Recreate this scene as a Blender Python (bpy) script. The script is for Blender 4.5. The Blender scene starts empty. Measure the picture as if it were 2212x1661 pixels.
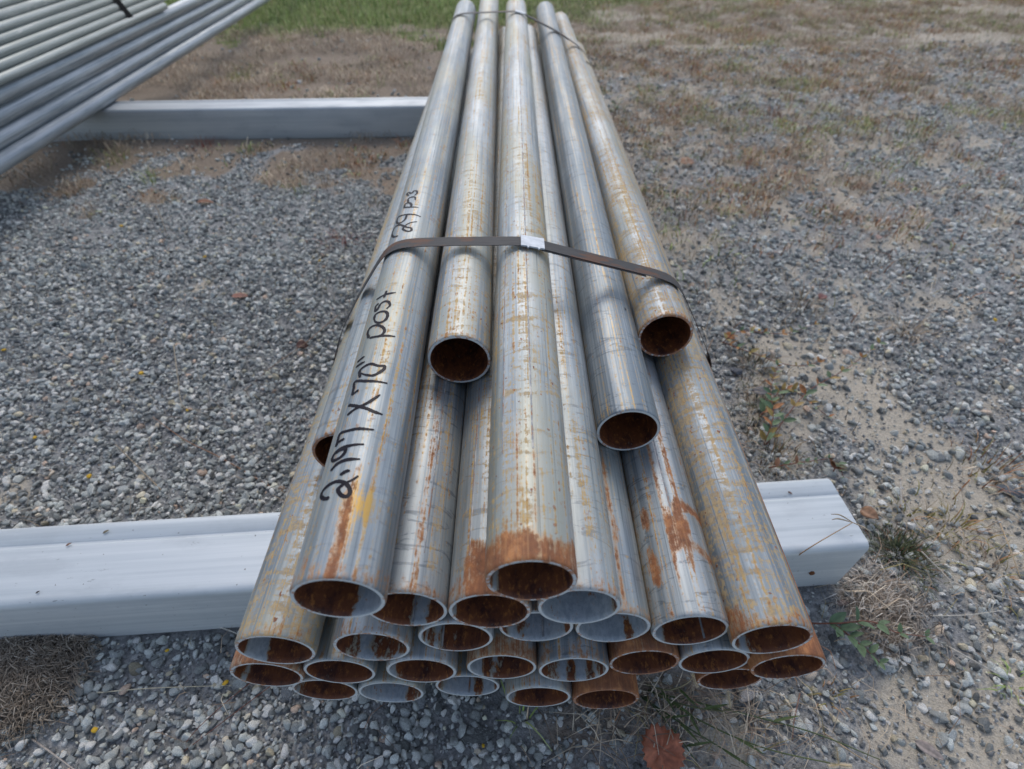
import bpy, bmesh, math, random
import numpy as np
from mathutils import Vector, Matrix, Euler

random.seed(7)
RNG = np.random.default_rng(11)
SC = bpy.context.scene
COL = SC.collection
R_ = math.radians

# ------------------------------------------------------------------ camera, sky, sun, exposure
CAM_H = 0.681
PITCH = R_(44.3)                       # camera looks down by this much
FPX, CX, CY = 1150.0, 1106.0, 830.0    # focal length and centre in the photograph's pixels (2212 wide)
cam_d = bpy.data.cameras.new('camera')
cam_d.sensor_width = 36.0
cam_d.lens = 36.0 * FPX / 2212.0
cam_d.clip_start = 0.02
cam_d.clip_end = 500
cam_d.dof.use_dof = True
cam_d.dof.focus_distance = 0.50
cam_d.dof.aperture_fstop = 6.0
cam = bpy.data.objects.new('camera', cam_d)
COL.objects.link(cam)
cam.location = (0, 0, CAM_H)
cam.rotation_euler = (R_(90) - PITCH, 0, 0)
SC.camera = cam

SUN_EL, SUN_AZ = 50.0, -4.0            # azimuth from +Y, positive towards +X
world = bpy.data.worlds.new('World')
SC.world = world
world.use_nodes = True
wn = world.node_tree.nodes
sky = wn.new('ShaderNodeTexSky')
sky.sky_type = 'NISHITA'
sky.sun_disc = False
sky.sun_elevation = R_(SUN_EL)
sky.sun_rotation = R_(SUN_AZ)
sky.air_density = 1.0
sky.dust_density = 2.0
sky.ozone_density = 1.0
bg = wn['Background']
bg.inputs['Strength'].default_value = 0.15
veil = wn.new('ShaderNodeHueSaturation')          # thin overcast: the blue is washed out evenly
veil.inputs['Saturation'].default_value = 0.78
world.node_tree.links.new(sky.outputs[0], veil.inputs['Color'])
world.node_tree.links.new(veil.outputs[0], bg.inputs['Color'])

sun_d = bpy.data.lights.new('sun', 'SUN')
sun_d.energy = 0.6
sun_d.angle = R_(20)
sun_d.color = (1.0, 0.95, 0.88)
sun = bpy.data.objects.new('sun', sun_d)
COL.objects.link(sun)
sun.rotation_euler = (-R_(90 - SUN_EL), 0, -R_(SUN_AZ))

SC.view_settings.view_transform = 'Standard'
SC.view_settings.look = 'None'
SC.view_settings.gamma = 1.0
SC.view_settings.use_curve_mapping = False
SC.view_settings.exposure = 0.45
SC.render.engine = 'CYCLES'
SC.cycles.max_bounces = 6


def ground_at(u, v, z=0.0):
    """the point of the ground (height z) seen at a place of the photograph"""
    a, b = (u - CX) / FPX, -(v - CY) / FPX
    c, s = math.cos(PITCH), math.sin(PITCH)
    dx, dy, dz = a, c + b * s, -s + b * c
    t = (z - CAM_H) / dz
    return Vector((dx * t, dy * t, z))


# ------------------------------------------------------------------ numpy noise
_LAT = RNG.random((256, 256))


def vnoise(x, y):
    x = np.asarray(x, float); y = np.asarray(y, float)
    xi = np.floor(x).astype(int); yi = np.floor(y).astype(int)
    fx = x - xi; fy = y - yi
    fx = fx * fx * (3 - 2 * fx); fy = fy * fy * (3 - 2 * fy)
    a = _LAT[xi % 256, yi % 256]; b = _LAT[(xi + 1) % 256, yi % 256]
    c = _LAT[xi % 256, (yi + 1) % 256]; d = _LAT[(xi + 1) % 256, (yi + 1) % 256]
    return (a * (1 - fx) + b * fx) * (1 - fy) + (c * (1 - fx) + d * fx) * fy


def fbm(x, y, o=4):
    x = np.asarray(x, float); y = np.asarray(y, float)
    t = 0; amp = 0.5
    for i in range(o):
        t = t + amp * vnoise(x + 17.3 * i, y + 9.1 * i)
        x = x * 2.03; y = y * 2.03; amp *= 0.5
    return t / (1 - 0.5 ** o)


def smooth(a, b, x):
    t = np.clip((x - a) / (b - a), 0, 1)
    return t * t * (3 - 2 * t)


# ------------------------------------------------------------------ object helpers
def tag(o, label=None, cat=None, group=None, kind=None):
    if label: o['label'] = label
    if cat: o['category'] = cat
    if group: o['group'] = group
    if kind: o['kind'] = kind
    return o


def empty(name, loc=(0, 0, 0)):
    o = bpy.data.objects.new(name, None)
    o.empty_display_size = 0.05
    o.location = loc
    COL.objects.link(o)
    return o


def link(name, me, mats=(), parent=None):
    o = bpy.data.objects.new(name, me)
    for m in mats:
        me.materials.append(m)
    COL.objects.link(o)
    if parent is not None:
        o.parent = parent
    return o


def mesh_np(name, V, F, colors=None, smooth_on=False, attr='tint'):
    """V (n,3), F list/array of faces; colours per vertex"""
    me = bpy.data.meshes.new(name)
    me.from_pydata(np.asarray(V).tolist(), [], [list(map(int, f)) for f in F])
    if colors is not None:
        ca = me.color_attributes.new(attr, 'FLOAT_COLOR', 'POINT')
        c = np.ones((len(V), 4), np.float32)
        c[:, :colors.shape[1]] = colors
        ca.data.foreach_set('color', c.ravel())
    if smooth_on:
        me.polygons.foreach_set('use_smooth', [True] * len(me.polygons))
    me.update()
    return me


# ------------------------------------------------------------------ material helpers
class NT:
    def __init__(self, name):
        self.m = bpy.data.materials.new(name)
        self.m.use_nodes = True
        self.t = self.m.node_tree
        self.b = self.t.nodes['Principled BSDF']

    def n(self, typ, **kw):
        nd = self.t.nodes.new(typ)
        for k, v in kw.items():
            setattr(nd, k, v)
        return nd

    def l(self, a, b):
        self.t.links.new(a, b)

    def put(self, sock, v):
        if hasattr(v, 'is_linked') or isinstance(v, bpy.types.NodeSocket):
            self.l(v, sock)
        else:
            sock.default_value = v

    def math(self, op, a, b=0.0, c=0.0, clamp=False):
        nd = self.n('ShaderNodeMath', operation=op, use_clamp=clamp)
        self.put(nd.inputs[0], a); self.put(nd.inputs[1], b)
        if op == 'MULTIPLY_ADD': self.put(nd.inputs[2], c)
        return nd.outputs[0]

    def ramp(self, x, a, b, lo=0.0, hi=1.0):
        nd = self.n('ShaderNodeMapRange', interpolation_type='SMOOTHSTEP')
        self.put(nd.inputs[0], x)
        nd.inputs[1].default_value = a; nd.inputs[2].default_value = b
        nd.inputs[3].default_value = lo; nd.inputs[4].default_value = hi
        return nd.outputs[0]

    def mix(self, f, a, b):
        nd = self.n('ShaderNodeMix', data_type='RGBA')
        self.put(nd.inputs[0], f)
        for s, v in ((6, a), (7, b)):
            if isinstance(v, tuple):
                nd.inputs[s].default_value = (*v, 1) if len(v) == 3 else v
            else:
                self.l(v, nd.inputs[s])
        return nd.outputs[2]

    def noise(self, vec, scale=1.0, detail=3.0, rough=0.55, dist=0.0):
        nd = self.n('ShaderNodeTexNoise')
        nd.inputs['Scale'].default_value = scale
        nd.inputs['Detail'].default_value = detail
        nd.inputs['Roughness'].default_value = rough
        nd.inputs['Distortion'].default_value = dist
        if vec is not None: self.l(vec, nd.inputs['Vector'])
        return nd.outputs['Fac']

    def scaled(self, vec, s, off=None):
        nd = self.n('ShaderNodeVectorMath', operation='MULTIPLY')
        self.l(vec, nd.inputs[0]); nd.inputs[1].default_value = s
        o = nd.outputs[0]
        if off is not None:
            ad = self.n('ShaderNodeVectorMath', operation='ADD')
            self.l(o, ad.inputs[0]); self.l(off, ad.inputs[1])
            o = ad.outputs[0]
        return o

    def bump(self, h, strength=0.3, dist=0.001):
        nd = self.n('ShaderNodeBump')
        nd.inputs['Strength'].default_value = strength
        nd.inputs['Distance'].default_value = dist
        self.l(h, nd.inputs['Height'])
        self.l(nd.outputs[0], self.b.inputs['Normal'])

    def attr(self, name, typ='GEOMETRY'):
        nd = self.n('ShaderNodeAttribute', attribute_name=name, attribute_type=typ)
        return nd

    def sep(self, col):
        nd = self.n('ShaderNodeSeparateColor')
        self.l(col, nd.inputs[0])
        return nd.outputs

    def color(self, v): self.put(self.b.inputs['Base Color'], v if not isinstance(v, tuple) else (*v, 1))
    def rough(self, v): self.put(self.b.inputs['Roughness'], v)
    def metal(self, v): self.put(self.b.inputs['Metallic'], v)


RUST_D, RUST_M, RUST_L = (0.060, 0.018, 0.009), (0.22, 0.070, 0.022), (0.46, 0.185, 0.060)


def objvec(k):
    tc = k.n('ShaderNodeTexCoord')
    oi = k.n('ShaderNodeObjectInfo')
    r = k.n('ShaderNodeVectorMath', operation='SCALE')
    r.inputs[0].default_value = (37.0, 91.0, 53.0)
    k.l(oi.outputs['Random'], r.inputs['Scale'])
    return tc.outputs['Object'], r.outputs[0], oi.outputs['Random']


def mat_pipe_outer():
    k = NT('weathered galvanized steel')
    v, off, rnd = objvec(k)
    wa = k.attr('wear')
    w = k.sep(wa.outputs['Color'])
    tone = k.attr('tone', 'OBJECT').outputs['Fac']
    st = k.noise(k.scaled(v, (430, 4, 430), off), 1, 3, .65)        # fine drawing lines along the pipe
    st2 = k.noise(k.scaled(v, (110, 1.2, 110), off), 1, 3, .6)
    cloud = k.noise(k.scaled(v, (30, 7, 30), off), 1, 5, .65)
    wide = k.noise(k.scaled(v, (14, 3, 14), off), 1, 3, .6)
    band = k.noise(k.scaled(v, (34, 140, 34), off), 1, 4, .68, .8)   # stains lie across the pipe
    fine = k.noise(k.scaled(v, (330, 220, 330), off), 1, 4, .7)
    mid = k.noise(k.scaled(v, (120, 75, 120), off), 1, 5, .7)
    f = k.math('MULTIPLY_ADD', st, .5, k.math('MULTIPLY_ADD', st2, .6, k.math('MULTIPLY', cloud, .4)))
    f = k.math('ADD', f, tone)
    base = k.mix(k.ramp(f, .54, .95), (.185, .222, .250), (.50, .535, .55))
    base = k.mix(k.math('MULTIPLY', k.math('MULTIPLY', k.ramp(wide, .44, .62), .6), rnd), base, (.37, .36, .27))      # olive bloom
    base = k.mix(k.math('MULTIPLY', k.ramp(band, .55, .64), k.math('MULTIPLY_ADD', rnd, -.5, .62)), base, (.095, .118, .145))     # greyed zinc
    base = k.mix(k.math('MULTIPLY', k.ramp(st, .62, .74), .45), base, (.60, .61, .60))         # bright scratches
    base = k.mix(k.math('MULTIPLY', k.ramp(st, .36, .27), .5), base, (.07, .085, .10))
    # ochre stain
    oc = k.math('MULTIPLY_ADD', k.math('SUBTRACT', band, .5), 2.5, k.math('MULTIPLY', k.math('SUBTRACT', st, .5), 2.6))
    oc = k.math('ADD', k.math('ADD', w[1], oc), k.math('MULTIPLY', k.math('SUBTRACT', fine, .5), 2.2))
    ocm = k.ramp(oc, .44, 1.0)
    occ = k.mix(k.ramp(fine, .35, .65), (.30, .19, .06), (.50, .36, .17))
    base = k.mix(k.math('MULTIPLY', ocm, .72), base, occ)
    am = k.math('MULTIPLY', k.ramp(k.math('ADD', wa.outputs['Alpha'], k.math('MULTIPLY_ADD', k.math('SUBTRACT', st, .5), 3.2, k.math('MULTIPLY', k.math('SUBTRACT', fine, .5), 1.5))), .05, .95), .85)
    base = k.mix(am, base, (.52, .31, .045))
    # pale oxide
    wm = k.ramp(k.math('ADD', w[2], k.math('MULTIPLY', k.math('SUBTRACT', fine, .5), 1.9)), .55, .80)
    base = k.mix(k.math('MULTIPLY', wm, .75), base, (.58, .53, .49))
    # red rust: a thin yellow-brown wash first, then the scale itself
    rn = k.math('MULTIPLY_ADD', k.math('SUBTRACT', mid, .5), 2.6, k.math('MULTIPLY_ADD', k.math('SUBTRACT', fine, .5), 1.6, k.math('MULTIPLY', k.math('SUBTRACT', st, .5), 2.4)))
    wash = k.ramp(k.math('MULTIPLY_ADD', rn, .6, w[0]), .10, .70)
    base = k.mix(k.math('MULTIPLY', wash, .66), base, (.47, .26, .10))
    rm = k.ramp(k.math('ADD', w[0], rn), .34, 1.05)
    speck = k.ramp(k.noise(k.scaled(v, (190, 150, 190), off), 1, 2, .5), .68, .75)
    rm = k.math('MAXIMUM', rm, k.math('MULTIPLY', speck, k.ramp(w[1], .05, .5)))
    rr = k.noise(k.scaled(v, (62, 36, 62), off), 1, 7, .78)
    rc = k.mix(k.ramp(rr, .28, .5), RUST_D, RUST_M)
    rc = k.mix(k.ramp(rr, .48, .66), rc, RUST_L)
    rc = k.mix(k.math('MULTIPLY', k.ramp(st, .55, .7), .5), rc, (.42, .22, .10))
    base = k.mix(k.math('MULTIPLY', rm, .9), base, rc)
    k.color(base)
    dirty = k.math('MAXIMUM', rm, k.math('MULTIPLY', k.math('MAXIMUM', ocm, wm), .8))
    k.metal(k.math('MULTIPLY_ADD', dirty, -.6, .6))
    k.rough(k.math('MULTIPLY_ADD', dirty, .22, k.math('MULTIPLY_ADD', st2, .22, .44)))
    k.bump(k.math('MULTIPLY_ADD', rm, k.math('MULTIPLY', fine, 2.0), k.math('MULTIPLY', st, .55)), .35, .0006)
    return k.m


def mat_pipe_inner():
    k = NT('rusted pipe bore')
    v, off, rnd = objvec(k)
    w = k.sep(k.attr('wear').outputs['Color'])
    fine = k.noise(k.scaled(v, (260, 150, 260), off), 1, 5, .7)
    st = k.noise(k.scaled(v, (120, 12, 120), off), 1, 3, .6)
    big = k.noise(k.scaled(v, (70, 40, 70), off), 1, 4, .6)
    big = k.noise(k.scaled(v, (75, 45, 75), off), 1, 6, .72)
    rust = k.mix(k.ramp(big, .36, .56), (.050, .013, .008), (.15, .045, .014))
    rust = k.mix(k.ramp(fine, .52, .68), rust, (.33, .125, .03))
    grey = k.mix(k.ramp(fine, .34, .66), (.27, .31, .34), (.40, .44, .47))
    nz = k.math('MULTIPLY_ADD', k.math('SUBTRACT', fine, .5), 3.0, k.math('MULTIPLY_ADD', k.math('SUBTRACT', big, .5), 2.6, k.math('MULTIPLY', k.math('SUBTRACT', st, .5), 1.2)))
    edge = k.ramp(k.math('ADD', w[0], nz), .36, .86)
    halo = k.ramp(k.math('MULTIPLY_ADD', nz, .5, w[0]), .10, .62)
    c = k.mix(k.math('MULTIPLY', halo, .62), grey, (.33, .25, .12))
    c = k.mix(edge, c, rust)
    k.color(c); k.rough(k.math('MULTIPLY_ADD', edge, .15, .45))
    k.metal(0.0)
    k.bump(fine, .5, .0012)
    return k.m


def mat_rim():
    k = NT('cut pipe edge')
    v, off, rnd = objvec(k)
    w = k.sep(k.attr('wear').outputs['Color'])
    fine = k.noise(k.scaled(v, (300, 300, 300), off), 1, 4, .6)
    g = k.mix(fine, (.44, .48, .49), (.66, .69, .69))
    rm = k.ramp(k.math('ADD', w[0], k.math('MULTIPLY', k.math('SUBTRACT', fine, .5), 3.2)), .40, .95)
    k.color(k.mix(k.math('MULTIPLY', rm, .9), g, k.mix(fine, RUST_M, RUST_L)))
    k.metal(0.0); k.rough(.6)
    k.bump(fine, .4, .0006)
    return k.m


def mat_seam():
    k = NT('weld bead')
    v, off, rnd = objvec(k)
    n = k.noise(k.scaled(v, (200, 60, 200), off), 1, 4, .65)
    c = k.mix(k.ramp(n, .36, .5), (.46, .44, .41), (.24, .26, .28))
    c = k.mix(k.ramp(n, .5, .62), c, (.31, .16, .08))
    k.color(c); k.rough(.62); k.metal(.3)
    k.bump(n, .5, .0006)
    return k.m


def mat_beam():
    k = NT('bright galvanized tube')
    v, off, rnd = objvec(k)
    st = k.noise(k.scaled(v, (3, 160, 160), off), 1, 3, .6)
    st2 = k.noise(k.scaled(v, (1.2, 38, 38), off), 1, 2, .5)
    cl = k.noise(k.scaled(v, (9, 22, 22), off), 1, 5, .6)
    scuff = k.noise(k.scaled(v, (55, 160, 160), off), 1, 4, .7)
    c = k.mix(k.ramp(k.math('MULTIPLY_ADD', st, .5, k.math('MULTIPLY', st2, .5)), .3, .7), (.53, .575, .60), (.70, .73, .745))
    c = k.mix(k.math('MULTIPLY', k.ramp(cl, .50, .68), .35), c, (.46, .495, .52))
    mark = k.math('MULTIPLY', k.ramp(scuff, .66, .72), k.ramp(cl, .42, .56))
    c = k.mix(k.math('MULTIPLY', mark, .55), c, (.17, .19, .20))
    c = k.mix(k.attr('dull', 'OBJECT').outputs['Fac'], c, (.30, .33, .36))
    sp = k.noise(k.scaled(v, (230, 230, 230), off), 1, 2, .5)
    c = k.mix(k.math('MULTIPLY', k.ramp(sp, .745, .77), .8), c, (.10, .085, .07))
    k.color(c); k.metal(.7)
    k.rough(k.math('MULTIPLY_ADD', cl, .35, .55))
    k.bump(k.math('MULTIPLY_ADD', st, .5, scuff), .12, .0006)
    return k.m


def mat_strap():
    k = NT('dark steel strapping')
    v, off, rnd = objvec(k)
    n = k.noise(k.scaled(v, (60, 420, 60), off), 1, 4, .65)
    n2 = k.noise(k.scaled(v, (22, 60, 22), off), 1, 4, .6)
    c = k.mix(n, (.030, .031, .034), (.085, .083, .082))
    c = k.mix(k.math('MULTIPLY', k.ramp(n2, .52, .64), .8), c, (.13, .062, .036))
    c = k.mix(k.ramp(n, .68, .74), c, (.20, .10, .055))
    k.color(c); k.metal(0.0); k.rough(.62)
    k.b.inputs['Specular IOR Level'].default_value = .2
    k.bump(n, .2, .0004)
    return k.m


def mat_plain(name, a, b, rough=.6, metal=0.0, scale=120.0, bump=.2, sub=0.0):
    k = NT(name)
    tc = k.n('ShaderNodeTexCoord')
    n = k.noise(tc.outputs['Object'], scale, 5, .65)
    k.color(k.mix(k.ramp(n, .3, .7), a, b)); k.rough(rough); k.metal(metal)
    if bump: k.bump(n, bump, .0006)
    return k.m


def mat_tinted(name, rough=.8, noise_scale=90.0, trans=0.0):
    """colour comes from the piece itself (per-vertex hue), with a little grain"""
    k = NT(name)
    a = k.attr('tint').outputs['Color']
    tc = k.n('ShaderNodeTexCoord')
    n = k.noise(tc.outputs['Object'], noise_scale, 3, .6)
    hs = k.n('ShaderNodeHueSaturation')
    k.l(a, hs.inputs['Color'])
    k.l(k.ramp(n, .25, .75, .75, 1.25), hs.inputs['Value'])
    k.color(hs.outputs[0]); k.rough(rough)
    if trans:
        k.b.inputs['Transmission Weight'].default_value = 0
        k.b.inputs['Subsurface Weight'].default_value = trans
        k.b.inputs['Subsurface Radius'].default_value = (.002, .002, .001)
    return k.m


def mat_stone():
    k = NT('crushed granite')
    tint = k.attr('tint', 'INSTANCER').outputs['Color']
    tc = k.n('ShaderNodeTexCoord')
    oi = k.n('ShaderNodeObjectInfo')
    r = k.n('ShaderNodeVectorMath', operation='SCALE')
    r.inputs[0].default_value = (37, 91, 53)
    k.l(oi.outputs['Random'], r.inputs['Scale'])
    ve = k.scaled(tc.outputs['Object'], (1, 1, 1), r.outputs[0])
    fine = k.noise(ve, 7, 4, .7)
    spk = k.noise(ve, 13, 2, .5)
    hs = k.n('ShaderNodeHueSaturation')
    k.l(tint, hs.inputs['Color'])
    k.l(k.ramp(fine, .25, .75, .68, 1.28), hs.inputs['Value'])
    c = k.mix(k.math('MULTIPLY', k.ramp(spk, .63, .70), .45), hs.outputs[0], (.42, .42, .41))
    c = k.mix(k.math('MULTIPLY', k.ramp(spk, .36, .30), .5), c, (.03, .033, .037))
    k.color(c); k.rough(.82)
    k.b.inputs['Specular IOR Level'].default_value = .3
    k.bump(fine, .5, .06)
    return k.m


def mat_ground():
    k = NT('sandy yard soil')
    z = k.sep(k.attr('zone').outputs['Color'])
    tc = k.n('ShaderNodeTexCoord')
    v = tc.outputs['Object']
    a = k.noise(v, 9, 6, .65)
    g = k.noise(v, 160, 4, .7)
    g2 = k.noise(v, 420, 3, .7)
    grit = k.mix(k.ramp(g, .35, .65), (.20, .205, .205), (.38, .38, .37))
    grit = k.mix(k.ramp(g2, .58, .7), grit, (.42, .41, .39))
    soil = k.mix(k.ramp(g, .3, .7), (.19, .15, .115), (.35, .29, .225))
    sand = k.mix(k.ramp(g2, .3, .75), (.40, .355, .285), (.58, .53, .44))
    sand = k.mix(k.math('MULTIPLY', k.ramp(g, .60, .68), .8), sand, (.14, .135, .13))
    green = k.mix(k.ramp(a, .35, .7), (.12, .15, .05), (.20, .20, .09))
    c = k.mix(k.ramp(k.math('ADD', z[2], k.math('MULTIPLY', k.math('SUBTRACT', a, .5), .6)), .3, .7), grit, soil)
    c = k.mix(k.ramp(k.math('ADD', z[0], k.math('MULTIPLY', k.math('SUBTRACT', g, .5), .5)), .35, .65), c, sand)
    c = k.mix(k.ramp(k.math('ADD', z[1], k.math('MULTIPLY', k.math('SUBTRACT', a, .5), .8)), .3, .7), c, green)
    k.color(c); k.rough(.95)
    k.b.inputs['Specular IOR Level'].default_value = .15
    k.bump(k.math('MULTIPLY_ADD', g2, .4, g), .7, .006)
    return k.m


M_OUT, M_IN, M_RIM, M_SEAM = mat_pipe_outer(), mat_pipe_inner(), mat_rim(), mat_seam()
M_BEAM, M_STRAP = mat_beam(), mat_strap()
M_SEAL = mat_plain('zinc strap seal', (.40, .44, .48), (.56, .60, .64), .5, .3, 90)
M_INK = mat_plain('black marker ink', (.006, .005, .009), (.016, .013, .020), .42, 0, 300, 0)
M_INK.node_tree.nodes['Principled BSDF'].inputs['Specular IOR Level'].default_value = .12
M_STONE, M_GROUND = mat_stone(), mat_ground()
M_BLADE = mat_tinted('grass and straw', .75, 60)
M_LEAF = mat_tinted('leaf', .6, 220)
M_HOLE = mat_plain('rusty hole', (.07, .02, .01), (.22, .08, .02), .9, 0, 200)
M_RAIL = None


# ------------------------------------------------------------------ where the ground is what
def seg_dist(x, y, pts):
    d = np.full(np.shape(x), 9.0)
    for (ax, ay), (bx, by) in zip(pts[:-1], pts[1:]):
        vx, vy = bx - ax, by - ay
        t = np.clip(((x - ax) * vx + (y - ay) * vy) / (vx * vx + vy * vy), 0, 1)
        d = np.minimum(d, np.hypot(x - ax - t * vx, y - ay - t * vy))
    return d


def gxy(u, v):
    p = ground_at(u, v)
    return (p.x, p.y)


SAND_LINE = [gxy(1690, 760), gxy(1840, 850), gxy(1990, 990), gxy(2130, 1130), gxy(2290, 1270)]
SAND_LINE2 = [gxy(1990, 1180), gxy(2110, 1300), gxy(2230, 1480)]
MOUND_L = ground_at(50, 1470)
MOUND_R = ground_at(1900, 1320)


def zones(x, y):
    """sand, green, soil/thatch, gravel cover (0..1) at ground points"""
    x = np.asarray(x, float); y = np.asarray(y, float)
    n = fbm(x * 3.1 + 40, y * 3.1 + 11, 4)
    n2 = fbm(x * 11 + 5, y * 11 + 90, 4)
    n3 = fbm(x * 1.3 + 71, y * 1.3 + 33, 3)
    n4 = fbm(x * 24 + 7, y * 24 + 61, 3)
    right = smooth(-.15, .25, x)
    # sand
    sd = seg_dist(x, y, SAND_LINE)
    sand = smooth(.105, .03, sd + (n2 - .5) * .12)
    sand = np.maximum(sand, .75 * smooth(.07, .01, seg_dist(x, y, SAND_LINE2) + (n2 - .5) * .12))
    for (px, py, rx, ry) in [(.56, 4.05, .34, .20), (.66, 3.45, .30, .12), (2.55, 3.45, .5, .12), (3.3, 4.2, .6, .18), (1.0, 3.2, .25, .07)]:
        q = np.hypot((x - px) / rx, (y - py) / ry) + (n2 - .5) * .9
        sand = np.maximum(sand, smooth(1.1, .7, q))
    for (px, py, r) in [(*gxy(40, 1075), .05), (*gxy(440, 615), .05), (*gxy(2060, 1620), .12), (*gxy(1600, 1640), .05)]:
        sand = np.maximum(sand, .8 * smooth(1.2, .5, np.hypot(x - px, y - py) / r + (n2 - .5)))
    sand = np.maximum(sand, right * (.34 + .30 * smooth(.5, .68, n4)) * smooth(.1, .4, y))
    # green lawn
    edge = 3.42 + (n - .5) * 1.3 + (n2 - .5) * .8 + .35 * smooth(-.3, .5, x) + 1.0 * smooth(.2, 1.2, x) + .25 * smooth(-1.0, -2.4, x)
    green = smooth(-.30, .22, y - edge) * (1 - .6 * smooth(.3, 1.6, x))
    # bare soil with thatch
    soil_l = (1 - right) * smooth(.30, .75, (y - 1.22) / .55 + (n2 - .5) * 1.7 + (n - .5) * .9)
    soil_r = right * smooth(.41, .66, n * .22 + n3 * .22 + n2 * .24 + n4 * .32 + .085 * (y - 1.6)) * smooth(.75, 1.5, y)
    soil = np.maximum(soil_l, soil_r)
    soil = np.maximum(soil, smooth(.095, .03, np.hypot((x - MOUND_L.x) / 1.15, y - MOUND_L.y) + (n2 - .5) * .03))
    soil = np.maximum(soil, smooth(.085, .03, np.hypot(x - MOUND_R.x, (y - MOUND_R.y)) + (n2 - .5) * .05))
    br = right * smooth(.20, .10, y) * .5 * smooth(.45, .6, n2)
    soil = np.maximum(soil, br)
    # straw bed below the right half of the near pipe mouths
    sb = smooth(1.25, .55, np.hypot((x - .17) / .17, (y - .175) / .055) + (n2 - .5) * .8)
    soil = np.maximum(soil, .55 * sb * (.5 + n4))
    gravel = (1 - .93 * soil) * (1 - .80 * smooth(.45, .95, sand)) * (1 - green)
    gravel = gravel * (1 - right * (.40 + .34 * smooth(.42, .60, n4)))
    return sand, green, soil, gravel


def ground_z(x, y):
    x = np.asarray(x, float); y = np.asarray(y, float)
    z = (fbm(x * 2.2 + 3, y * 2.2 + 8, 3) - .5) * .022 + (fbm(x * 14, y * 14, 3) - .5) * .008
    dl = np.hypot((x - MOUND_L.x) / 1.2, y - MOUND_L.y)
    z = z + .022 * smooth(.12, .0, dl)
    dr = np.hypot(x - MOUND_R.x, y - MOUND_R.y)
    z = z + .010 * smooth(.11, .0, dr)
    z = z + .014 * smooth(1.65, 1.83, y) * smooth(2.1, 1.95, y) * smooth(-.1, -.4, x)
    # keep clear of the tubes and the pipe stack
    z = np.where((np.abs(x) < .26) & (y > .13) & (y < 2.3), np.minimum(z, .004), z)
    return z


# ------------------------------------------------------------------ ground sheet
xs = np.concatenate([[-60, -25, -12, -7, -4.6], np.arange(-4.0, 4.01, .05), [4.6, 7, 12, 25, 60]])
ys = np.concatenate([[-40, -15, -5, -2, -1], np.arange(-.5, 5.61, .05), [6.2, 7.5, 10, 16, 30, 80]])
GX, GY = np.meshgrid(xs, ys)
Z = ground_z(GX, GY)
Z = np.where((np.abs(GX) > 4.3) | (GY > 5.7) | (GY < -.6), 0, Z)
nx, ny = len(xs), len(ys)
V = np.stack([GX.ravel(), GY.ravel(), Z.ravel()], -1)
ii = np.arange(nx * ny).reshape(ny, nx)
F = np.stack([ii[:-1, :-1].ravel(), ii[:-1, 1:].ravel(), ii[1:, 1:].ravel(), ii[1:, :-1].ravel()], -1)
sa, gr, so, gv = zones(V[:, 0], V[:, 1])
me = mesh_np('ground', V, F, np.stack([sa, gr, so], -1), True, 'zone')
tag(link('ground', me, [M_GROUND]), kind='structure', label='sandy yard ground with gravel and patches of dry weeds')


# ------------------------------------------------------------------ square tubes the pipes lie on
def beam(name, x0, x1, yf, slope, size, ztop, label, dull=0.0):
    """square steel tube; front edge passes (0, yf), lies along X turned by slope"""
    root = empty(name, (x0, yf + slope * x0, ztop - size))
    root.rotation_euler = (0, 0, math.atan(slope))
    L = (x1 - x0) / math.cos(math.atan(slope))
    prof = []
    r = .0085
    for (cx_, cz_, a0) in ((r, r, 180), (size - r, r, 270), (size - r, size - r, 0), (r, size - r, 90)):
        for i in range(7):
            a = R_(a0 + 90 * i / 6)
            prof.append((cx_ + r * math.cos(a), cz_ + r * math.sin(a)))
    # long seam groove in the top face, towards the back
    out = []
    for i, p in enumerate(prof):
        out.append(p)
        q = prof[(i + 1) % len(prof)]
        if abs(p[1] - size) < 1e-6 and abs(q[1] - size) < 1e-6 and abs(p[0] - q[0]) > .02:
            for dx, dz in ((.742, 0), (.735, -.0009), (.700, -.0010), (.693, -.0002), (.675, 0)):
                out.append((size * dx, size + dz))
    prof = out
    t = .0045
    c = size / 2
    inner = [(c + (p[0] - c) * (1 - t / c), c + (p[1] - c) * (1 - t / c)) for p in prof]
    n = len(prof)
    ring = lambda pr, x: [(x, p[0], p[1]) for p in pr]
    VV = ring(prof, 0) + ring(prof, L - .0012) + ring([(c + (p[0] - c) * .985, c + (p[1] - c) * .985) for p in prof], L) + ring(inner, L) + ring(inner, 0)
    FF = []
    for k in range(4):
        for i in range(n):
            j = (i + 1) % n
            FF.append((k * n + i, (k + 1) * n + i, (k + 1) * n + j, k * n + j))
    for i in range(n):
        j = (i + 1) % n
        FF.append((4 * n + i, i, j, 4 * n + j))
    me = mesh_np('tube', VV, FF)
    bm = bmesh.new(); bm.from_mesh(me); bmesh.ops.recalc_face_normals(bm, faces=bm.faces); bm.to_mesh(me); bm.free()
    for p in me.polygons:
        p.use_smooth = True
    link('tube_wall', me, [M_BEAM], root)['dull'] = dull
    tag(root, label, 'steel tube', 'square tubes laid under the pipes')
    return root, L


def disc(name, r, depth, mat, parent, loc, rot=(0, 0, 0), seg=16):
    bm = bmesh.new()
    bmesh.ops.create_cone(bm, cap_ends=True, segments=seg, radius1=r, radius2=r * .96, depth=depth)
    me = bpy.data.meshes.new(name); bm.to_mesh(me); bm.free()
    o = link(name, me, [mat], parent)
    o.location = loc; o.rotation_euler = rot
    return o


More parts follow.
